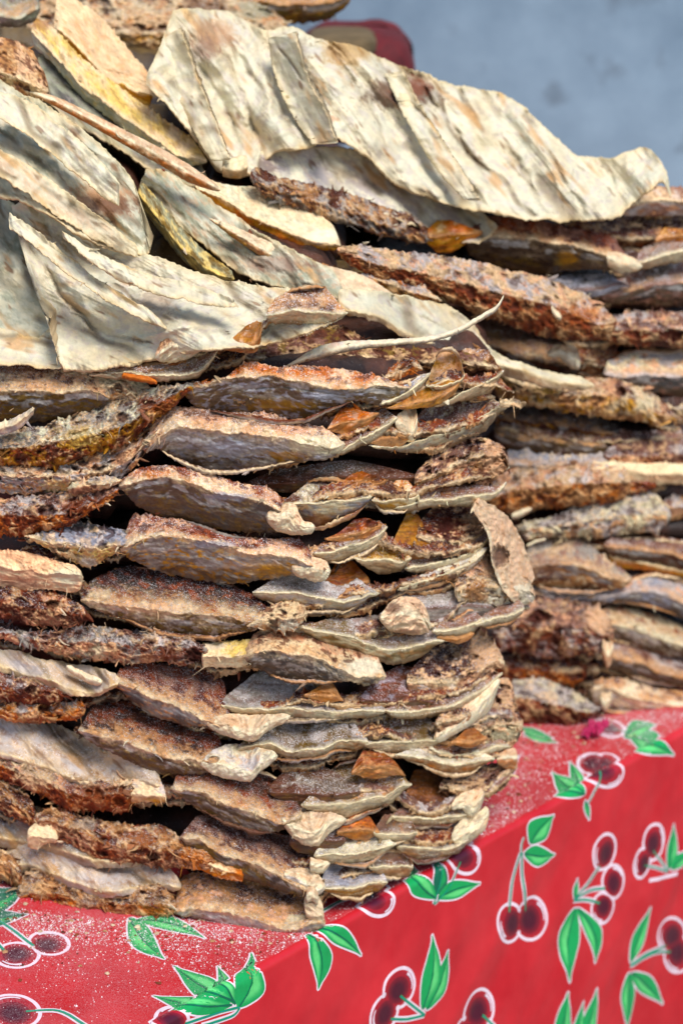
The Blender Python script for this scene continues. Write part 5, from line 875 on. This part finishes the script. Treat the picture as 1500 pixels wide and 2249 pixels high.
A = RF('pod with a bright ivory lip and grey belly beside the dripping flesh mass')
E(A, 'head_half', 'pod', [(1325,1336,1368,1388),(1400,1346,1384,1428),(1460,1366,1409,1440),(1530,1392,1426,1446)], d='R', db=.0, top=('cream','tan','rust'), under=('skin','mauve','grey'), rim='ivory', rimw=14)
A = RF('rust red spongy stump low in the right stack by the dark hollow')
E(A, 'backbone', 'rope', [(1090,1428,1470,1510),(1160,1433,1470,1516),(1220,1442,1476,1510),(1290,1452,1474,1494)], d='R', db=.0, top=('rust','maroon','brown'), under=('rust','orange','maroon'), fr=16, marks=[('c','cream',1255,1472,26,10,.7)])
A = RF('sloping brown pod with a sparkling salted crest, low at the right edge')
E(A, 'head_half', 'pod', [(1328,1398,1440,1464),(1400,1412,1456,1489),(1470,1437,1481,1505),(1530,1450,1491,1510)], d='R', db=.0, top=('mauve','lav','brown'), under=('skin','brown','slate'), rim='tan', salt=(1.0,.3))
A = RF('lavender topped fish with a crumbly brown underside, lowest in the right stack, on the cloth')
E(A, 'backbone', 'rope', [(1115,1495,1530,1592),(1180,1490,1538,1604),(1240,1507,1552,1602),(1290,1538,1563,1580),(1314,1553,1562,1573)], d='R', db=-.02, top=('lav','ivory','grey'), under=('brown','rust','mauve'), fr=18, salt=(.8,.2))

A = RF('mauve and cream pod with a hanging bone hook, lowest at the right edge')
E(A, 'head_half', 'pod', [(1295,1497,1518,1558),(1335,1492,1511,1562),(1390,1497,1531,1565),(1450,1517,1546,1572),(1530,1522,1551,1570)], d='R', db=-.005, top=('tan','cream','brown'), under=('ivory','mauve','lav'), rim='cream', rimw=14)
E(A, 'bone_hook', 'bone', [(1318,1518,1536,1556),(1328,1522,1542,1562),(1342,1515,1528,1542)], d='R', db=-.02, top=('cream','tan','ivory'))

# ------------------------------------------------------------------ the fish heaped on top, leaning from upper left
GU = 'dried fish heaped over both stacks'
def UF(label): return Fish(label, GU)
A = UF('huge ivory fillet spread over the top of the pile with long parallel seams')
E(A, 'fillet', 'sheet', [(312,62,322,185,10),(360,28,375,240,12),(420,18,430,303,14),(480,22,490,376,16),(530,38,548,384,14),(580,66,600,335,12),(632,58,670,324,12),(700,84,728,304,10),(780,100,800,338,10),(860,137,860,398,10),(924,158,930,430,12),(983,182,1010,453,12),(1045,193,1090,469,12),(1127,217,1180,483,10),(1200,282,1262,483,10),(1271,340,1340,480,10),(1340,346,1388,448,10),(1415,323,1426,416,12),(1460,370,1452,398,14),(1478,414,1472,434,8)], d=(.30,.44), db=-.03, kT=.95, dirn=50,
  marks=[('r',13,6.0,[(345,62),(400,180),(450,320),(490,372)]),('g',5,4.0,[(369,66),(424,184),(474,324),(514,376)]),('r',18,9.0,[(430,40),(480,160),(540,300),(556,362)]),('g',6,7.0,[(461,44),(511,164),(571,304),(587,366)]),('r',14,8.0,[(520,60),(560,160),(620,292)]),('g',7,6.0,[(545,64),(585,164),(645,296)]),('r',19,7.0,[(604,82),(640,180),(706,302)]),('g',5,5.0,[(636,86),(672,184),(738,306)]),('r',15,6.0,[(700,104),(780,220),(850,374)]),('g',6,4.0,[(726,108),(806,224),(876,378)]),('r',20,9.0,[(800,130),(880,270),(960,424)]),('g',7,7.0,[(833,134),(913,274),(993,428)]),('r',16,8.0,[(900,182),(990,310),(1080,452)]),('g',5,6.0,[(927,186),(1017,314),(1107,456)]),('r',21,7.0,[(1004,212),(1090,330),(1170,464)]),('g',6,5.0,[(1038,216),(1124,334),(1204,468)]),('r',17,6.0,[(1124,244),(1190,350),(1256,464)]),('g',7,4.0,[(1152,248),(1218,354),(1284,468)]),('r',13,9.0,[(1290,360),(1320,420),(1340,470)]),('g',5,7.0,[(1325,364),(1355,424),(1375,474)]),('g',5,3.5,[(935,293),(999,373),(1047,421)]),('g',5,3.5,[(999,304),(1063,368),(1105,421)]),('g',4,2.5,[(908,341),(967,405)]),('g',4,2.5,[(1060,300),(1130,370),(1170,410)]),('g',3,2,[(1258,373),(1255,443)]),('g',5,3.5,[(437,144),(475,200),(512,267),(518,310)]),('g',4,3,[(390,96),(415,190),(443,267)]),('g',3,2,[(560,180),(620,250),(660,310)]),
   ('c','brown',880,205,95,42,.85),('c','rust',905,190,50,26,.7),('c','ochre',760,110,70,40,.6),('c','tan',470,75,60,40,.7),('c','mauve',450,110,40,30,.6),('c','orange',715,262,26,12,.5),('h',870,215,18,12,5),('d',880,200,80,34,7),('r',10,6,[(330,70),(350,150),(390,240)]),('r',12,8,[(640,70),(600,140),(590,220)]),('d',1440,380,22,30,8),('c','brown',640,110,50,26,.5)], amp=1.5, th=10)
E(A, 'fold', 'sheet', [(588,74,650,72,5),(604,170,676,168,5),(640,250,716,246,5),(690,322,742,312,5)], d=(.40,.33), db=-.05, kT=.45, dirn=62)
E(A, 'fold', 'sheet', [(352,74,398,62,5),(376,170,430,158,5),(414,268,470,256,5),(468,360,506,352,5)], d=(.38,.30), db=-.045, kT=.45, dirn=64)
E(A, 'fold', 'sheet', [(838,150,886,160,5),(890,260,940,258,5),(950,360,1000,352,5),(1022,446,1056,440,5)], d=(.44,.36), db=-.04, kT=.45, dirn=56)
E(A, 'torn_corner', 'strip', [(488,355,370,388),(515,345,372,392),(545,340,365,382)], d=(.30,.30), db=-.035, top=('ivory','cream','pale'))
body(A, 700, 1330, (470, 540), d=(.42,.46), inset=.03, deep=.1)
A = UF('smooth lavender cream fillet with a knotty spine along its edge, below the ivory fillet')
E(A, 'fillet', 'sheet', [(556,338,568,402,8),(620,322,640,422,8),(700,322,722,442,8),(780,328,802,464,8),(860,388,882,484,8),(950,428,962,512,8),(1022,448,1042,536,8),(1084,468,1092,500,8)], d=(.28,.40), db=-.008, top=('lav','pale','ivory'), amp=.8, marks=[('g',4,3,[(690,325),(720,370),(790,430)]),('c','brown',580,370,30,30,.6)])
E(A, 'backbone', 'rope', [(550,358,390,410),(600,383,412,440),(660,398,432,464),(720,413,452,484),(780,428,472,498),(840,453,492,520),(900,468,507,535),(945,498,520,544)], d=(.27,.38), db=-.028, top=('brown','tan','grey'), under=('grey','brown','tan'), fr=24, marks=[('h',905,503,17,15,9),('h',870,490,14,12,4)])
E(A, 'gill_fan', 'amber', [(928,494,520,548),(970,483,520,556),(1010,484,515,552),(1060,494,510,532)], d=(.37,.40), db=-.02, top=('orange','ochre','cream'), under=('ochre','orange','amber'))
body(A, 600, 1000, (380, 520), d=(.32,.42), inset=.05, deep=.16)
A = UF('cream fish side with an orange lower edge, running down from a long thin rib')
E(A, 'side', 'strip', [(430,382,410,428),(500,406,446,474),(560,410,480,500),(620,430,507,528),(680,458,530,550),(748,505,540,553)], d=(.24,.28), db=-.01, under=('orange','ochre','tan'), marks=[('c','white',705,520,40,18,.7)], fr=10)
E(A, 'rib', 'bone', [(66,196,202,209),(120,211,222,233),(200,248,263,276),(280,288,306,322),(350,323,343,362),(420,363,383,404),(484,398,417,436)], d=(.26,.22), db=-.04, top=('buff','tan','cream'), under=('orange','tan','buff'), rag=1)
body(A, 440, 760, (430, 540), d=(.26,.30), inset=.02, deep=.12)
A = UF('slim tan fish edge with a hooked pale rib ending in ragged orange tatters')
E(A, 'side', 'strip', [(540,498,528,552),(620,540,572,602),(700,575,612,640),(780,596,642,662),(835,606,650,668)], d=(.20,.24), db=-.005, top=('brown','tan','mauve'), under=('ochre','orange','buff'))
E(A, 'rib', 'bone', [(460,472,480,488),(540,508,526,542),(620,543,572,594),(700,578,614,636),(780,598,642,660),(872,640,655,664)], d=(.19,.24), db=-.02, top=('cream','buff','ivory'), under=('ochre','tan','orange'), rag=2)
E(A, 'tatters', 'flesh', [(790,588,605,624),(860,598,626,650),(920,622,646,666),(970,653,662,670)], d=(.25,.28), db=-.01, top=('lav','cream','orange'), under=('orange','ochre','tan'), fr=12)
A = UF('grey green fish flank with a fringed tan top, behind the front fillet')
E(A, 'flank', 'sheet', [(300,370,306,425,8),(350,372,372,480,8),(420,410,452,540,8),(500,462,530,600,8),(580,515,610,630,8),(660,556,690,650,8),(745,598,760,655,8)], d=(.20,.16), db=.0, top=('teal','pale','tan'), under=('tan','ochre','grey'), marks=[('r',6,4,[(315,385),(420,450),(560,560),(680,620)]),('g',5,4,[(330,420),(440,500),(580,590)]),('c','mauve',600,580,80,24,.6)])
E(A, 'lower_flank', 'strip', [(304,388,424,450),(350,440,480,506),(400,500,545,570),(450,550,590,606),(515,598,614,622)], d=(.19,.15), db=.012, top=('olive','teal','yellow'), under=('yellow','teal','olive'), rim='yellow')
body(A, 320, 740, (450, 640), d=(.22,.18), inset=.04, deep=.1)
A = UF('pale green white fillet with a wide brown stripe and combed fringe, upper left')
E(A, 'fillet', 'sheet', [(-20,158,-20,425,10),(40,200,50,445,10),(100,228,112,474,10),(160,268,172,514,10),(222,318,234,540,10),(270,366,288,553,10),(302,420,320,562,10),(312,482,330,548,6)], d=(.12,.10), db=.0, top=('pale','teal','ivory'), marks=[('r',14,8,[(0,250),(120,340),(260,470),(312,535)]),('r',12,6,[(0,320),(100,400),(220,505)]),('g',6,5,[(0,285),(110,372),(240,490)]),('r',12,6,[(60,215),(180,310),(290,430)]),('c','tan',225,440,80,44,.85),('c','brown',250,450,60,22,.7),('g',4,3,[(0,330),(90,400),(200,480),(290,545)]),('g',4,3,[(0,405),(85,443),(160,500)]),('g',4,2,[(120,330),(220,400),(290,500)]),('c','brown',165,290,20,12,.6)])
E(A, 'fold', 'sheet', [(-20,318,-20,372,6),(60,360,52,420,6),(150,424,140,482,6),(240,490,230,536,6),(310,546,302,566,6)], d=(.10,.09), db=-.006, kT=.5, dirn=38, top=('pale','buff','ivory'))
E(A, 'fold', 'sheet', [(-20,196,-20,250,6),(60,220,54,290,6),(140,280,130,350,6),(210,340,200,410,6),(270,410,262,452,6)], d=(.12,.10), db=-.004, kT=.5, dirn=44)
E(A, 'shoulder', 'flesh', [(-20,78,150,214),(40,92,170,234),(80,118,192,240),(108,150,202,234)], d=(.22,.22), db=.0, top=('tan','peach','brown'), under=('cream','tan','mauve'), salt=(.2,.1))
E(A, 'under_fold', 'sheet', [(-20,400,-20,735,8),(20,440,30,748,8),(70,480,90,752,8),(130,540,150,750,6)], d=(.10,.09), db=.004, top=('pale','teal','ivory'), under=('grey','teal','tan'))
body(A, 0, 300, (330, 480), d=(.2,.18), inset=.05, deep=.12)
A = UF('shaded teal grey fish flank deep between the upper left fish')
E(A, 'flank', 'sheet', [(76,112,84,205,8),(150,142,162,268,8),(230,196,246,318,8),(320,256,330,372,8),(400,316,412,404,8),(456,360,462,410,8)], d=(.32,.29), db=.0, top=('teal','slate','grey'), marks=[('g',5,4,[(100,160),(250,250),(420,370)])])
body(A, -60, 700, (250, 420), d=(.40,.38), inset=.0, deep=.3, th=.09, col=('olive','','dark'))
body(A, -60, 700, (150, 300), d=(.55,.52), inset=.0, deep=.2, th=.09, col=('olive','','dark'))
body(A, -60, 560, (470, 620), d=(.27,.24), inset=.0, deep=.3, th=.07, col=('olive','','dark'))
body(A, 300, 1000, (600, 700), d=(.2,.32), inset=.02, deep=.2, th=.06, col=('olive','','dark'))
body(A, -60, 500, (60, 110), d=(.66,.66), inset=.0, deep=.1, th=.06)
A = UF('yellow cream fish edge with frayed top, third from the left along the top')
E(A, 'side', 'strip', [(70,36,70,100),(112,56,112,136),(170,116,176,204),(240,172,232,260),(320,232,292,320),(400,288,342,360),(455,330,356,368)], d=(.34,.30), db=-.01, top=('cream','yellow','brown'), under=('pale','teal','yellow'), fr=10, rag=5, marks=[('c','rust',90,50,30,20,.6)])
A = UF('tan fish with an orange frayed edge at the top left')
E(A, 'side', 'strip', [(120,-15,60,106),(180,5,112,160),(230,45,164,200),(280,105,194,226),(336,168,212,238)], d=(.37,.34), db=-.01, top=('cream','buff','tan'), under=('yellow','ochre','brown'), rag=5, fr=8)
A = UF('grey green blurred fish lip at the top left corner')
E(A, 'lip', 'pod', [(-20,-25,30,60),(40,-25,38,60),(86,-20,18,42)], d=(.45,.45), top=('teal','brown','grey'), under=('teal','pale','grey'), rim='pale')
A = UF('out of focus brown and tan fish crossing the top edge behind the pile')
E(A, 'side', 'flesh', [(60,-45,70,150),(190,-45,70,170),(300,-45,75,200),(400,-45,70,180),(520,-45,80,170),(640,-35,90,150)], d=(.56,.58), top=('buff','cream','tan'), under=('tan','cream','ochre'), amp=2, marks=[('c','brown',450,20,60,30,.7),('c','teal',560,20,50,30,.6)])
body(A, 200, 620, 70, d=(.6,.62), inset=.03, deep=.2, th=.06)
A = UF('blurred olive tan fish end jutting out at the top centre against the wall')
E(A, 'side', 'pod', [(530,-45,0,44),(640,-45,10,52),(720,-45,5,42),(772,-40,-10,12)], d=(.62,.66), top=('tan','brown','olive'), under=('olive','ochre','brown'), rim='tan')
# loose fin ray standing out between the stacks
A = UF('long thin ivory fin ray sticking out to the right between the two stacks')
A.name = 'fin_ray'
E(A, 'ray', 'bone', [(626,800,806,813),(690,764,779,792),(740,751,767,778),(800,747,757,766),(870,744,752,759),(940,738,746,752),(1000,721,728,735),(1060,688,695,702),(1092,666,674,682),(1106,638,650,662)], d=(.03,.12), db=.0, top=('ivory','lav','tan'), under=('grey','buff','ivory'), rag=1.5, amp=.6)
A = UF('brown shaded flank lying in the dark gap behind the fin ray')
E(A, 'flank', 'flesh', [(478,752,788,812),(600,736,788,815),(740,716,780,818),(850,764,795,820),(1000,764,798,818),(1098,795,810,824)], d=(.07,.16), db=.0, top=('brown','mauve','olive'), under=('brown','tan','skin'), salt=(.3,.1))
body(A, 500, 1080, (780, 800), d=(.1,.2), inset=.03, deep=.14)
finish_all()
# ------------------------------------------------------------------ red bundle behind, salt on the cloth
bnd = empty('red_bundle', tuple(at(800, 150, .86)), 'dark red cloth bundle with a tan patch, blurred against the wall', 'bundle')
rc = noise_mat('dark red cloth', (64, 6, 16), (104, 10, 22), 30.0, spots=False)
def lump(name, cx, cy, Y, hx, hy, dz, mat):
    n, k = 40, 26; a, b = np.meshgrid(np.linspace(0, 2*np.pi, n), np.linspace(-math.pi/2, math.pi/2, k), indexing='ij'); c = at(cx, cy, Y); mp = (Y+1.785)/FPX
    e = lambda t: np.sign(t)*np.abs(t)**.55
    r_ = 1+.05*fbm(a*1.2, b*2, 33)
    p = np.stack([c[0]+hx*mp*e(np.cos(b))*e(np.cos(a))*r_, c[1]+dz*e(np.cos(b))*e(np.sin(a))*r_, c[2]+hy*mp*e(np.sin(b))*r_], -1)
    return new_mesh(name, p.reshape(-1, 3), grid_faces(n, k), mat, bnd)
lump('cloth', 782, 178, .92, 128, 122, .09, rc)
lump('patch', 752, 92, .86, 74, 24, .05, noise_mat('tan patch', (84, 70, 46), (112, 92, 62), 40.0, spots=False))
r = np.random.RandomState(11)
base = np.array([(-60, 1935), (0, 1965), (60, 2005), (200, 2025), (390, 2020), (540, 2045), (700, 2045), (860, 1960), (960, 1915), (1070, 1850), (1130, 1720), (1150, 1620), (1300, 1580), (1520, 1565)], float)
def near_stack(N, sx, sy):
    L = np.concatenate([[0], np.cumsum(np.hypot(*np.diff(base, axis=0).T))]); q = r.rand(N)*L[-1]; x = np.interp(q, L, base[:, 0])+r.randn(N)*sx; y = np.interp(q, L, base[:, 1])+np.abs(r.randn(N))*sy-8
    g = on_ground(x, y)-EA; return g@es, g@en+RAD
s1, t1 = near_stack(19000, 40, 56); s2 = r.rand(6000)*1.0-.35; t2 = -np.abs(r.randn(6000))*.16
ss = np.concatenate([s1, s2]); tt = np.concatenate([t1, t2]); dens = .45+.75*(fbm(ss*22, tt*22, 61) > -.02); keep = (r.rand(len(ss)) < dens) & (tt < .002); ss, tt = ss[keep], tt[keep]; n = len(ss)
P = cloth(ss, tt, .0005); sz = .00022+.0005*r.rand(n)**3; big = r.rand(n) < .02; sz[big] *= 2.3
o4 = np.array([[1, 0, -.4], [-.5, .87, -.4], [-.5, -.87, -.4], [0, 0, .9]]); V4 = P[:, None]+o4[None]*sz[:, None, None]*(.6+.8*r.rand(n, 4, 1))
F4 = (np.arange(n)*4)[:, None, None]+np.array([[0, 1, 3], [1, 2, 3], [2, 0, 3]])[None]
sm_ = bpy.data.materials.new('salt'); sm_.use_nodes = True; nt_ = sm_.node_tree; b_ = nt_.nodes['Principled BSDF']
nz = node(nt_, 'ShaderNodeTexNoise', i_Scale=900.0); cr = node(nt_, 'ShaderNodeValToRGB'); cr.color_ramp.elements[0].color = (.55, .42, .36, 1); cr.color_ramp.elements[0].position = .34; cr.color_ramp.elements[1].color = (.80, .78, .82, 1); cr.color_ramp.elements[1].position = .46
tcn = node(nt_, 'ShaderNodeTexCoord'); nt_.links.new(tcn.outputs['Object'], nz.inputs['Vector']); nt_.links.new(nz.outputs[0], cr.inputs[0]); nt_.links.new(cr.outputs[0], b_.inputs['Base Color']); b_.inputs['Roughness'].default_value = .45
tag(new_mesh('salt_grains', V4.reshape(-1, 3), F4.reshape(-1, 3), sm_, smooth=False), 'white salt grains scattered over the red oilcloth around the stacks', 'salt', kind='stuff')

cmat = fish_material('crumb', .75, .2, .6)
ss, tt = near_stack(900, 40, 55); k_ = tt < -.003; ss, tt = ss[k_], tt[k_]; n = len(ss); P = cloth(ss, tt, .0006); sz = .0006+.0022*r.rand(n)**4
bv = np.array([[1, 0, 0], [.3, .8, .1], [-.8, .5, -.1], [-.7, -.6, .1], [.4, -.9, 0], [0, 0, .6]]); rot = r.rand(n)*6.28; V4 = bv[None]*sz[:, None, None]*(.5+r.rand(n, 6, 1)); cs, sn = np.cos(rot)[:, None], np.sin(rot)[:, None]
V4 = np.stack([V4[..., 0]*cs-V4[..., 1]*sn, V4[..., 0]*sn+V4[..., 1]*cs, V4[..., 2]], -1)+P[:, None]
F4 = (np.arange(n)*6)[:, None, None]+np.array([[0, 1, 5], [1, 2, 5], [2, 3, 5], [3, 4, 5], [4, 0, 5]])[None]
cc = np.array([lin(C[k]) for k in ('brown', 'tan', 'cream', 'rust', 'buff')])[r.randint(0, 5, n)]
tag(new_mesh('fish_crumbs', V4.reshape(-1, 3), F4.reshape(-1, 3), cmat, colors=np.repeat(cc, 6, 0), salt=np.zeros(n*6), smooth=False), 'brown and cream fish crumbs lying on the oilcloth near the stacks', 'crumbs', kind='stuff')

# crumpled magenta scrap by the right stack
k = 34; u_, v_ = np.meshgrid(np.linspace(-1, 1, k), np.linspace(-1, 1, k), indexing='ij'); g0 = on_ground(1305, 1612)
rad = 1+.35*fbm(u_*1.5, v_*1.5, 5); qx = u_*rad*.009+.004*fbm(u_*2, v_*2, 9); qy = v_*rad*.015
qz = .003+np.abs(.007*ridged(u_*1.3+3, v_*1.1, 12, 2))+.003*fbm(u_*5, v_*5, 15)
P = np.stack([g0[0]+qx+.35*qy, g0[1]+qy, qz], -1); lo = P.copy(); lo[..., 2] = np.maximum(P[..., 2]-.0015, .0012)
pmat = plain_material('magenta paper', (170, 24, 80), .6)
sc_ = new_mesh('paper_scrap', np.concatenate([P.reshape(-1, 3), lo.reshape(-1, 3)]), np.concatenate([grid_faces(k, k), grid_faces(k, k)[:, ::-1]+k*k]), pmat)
tag(sc_, 'crumpled bright magenta scrap on the oilcloth beside the right stack', 'paper scrap')
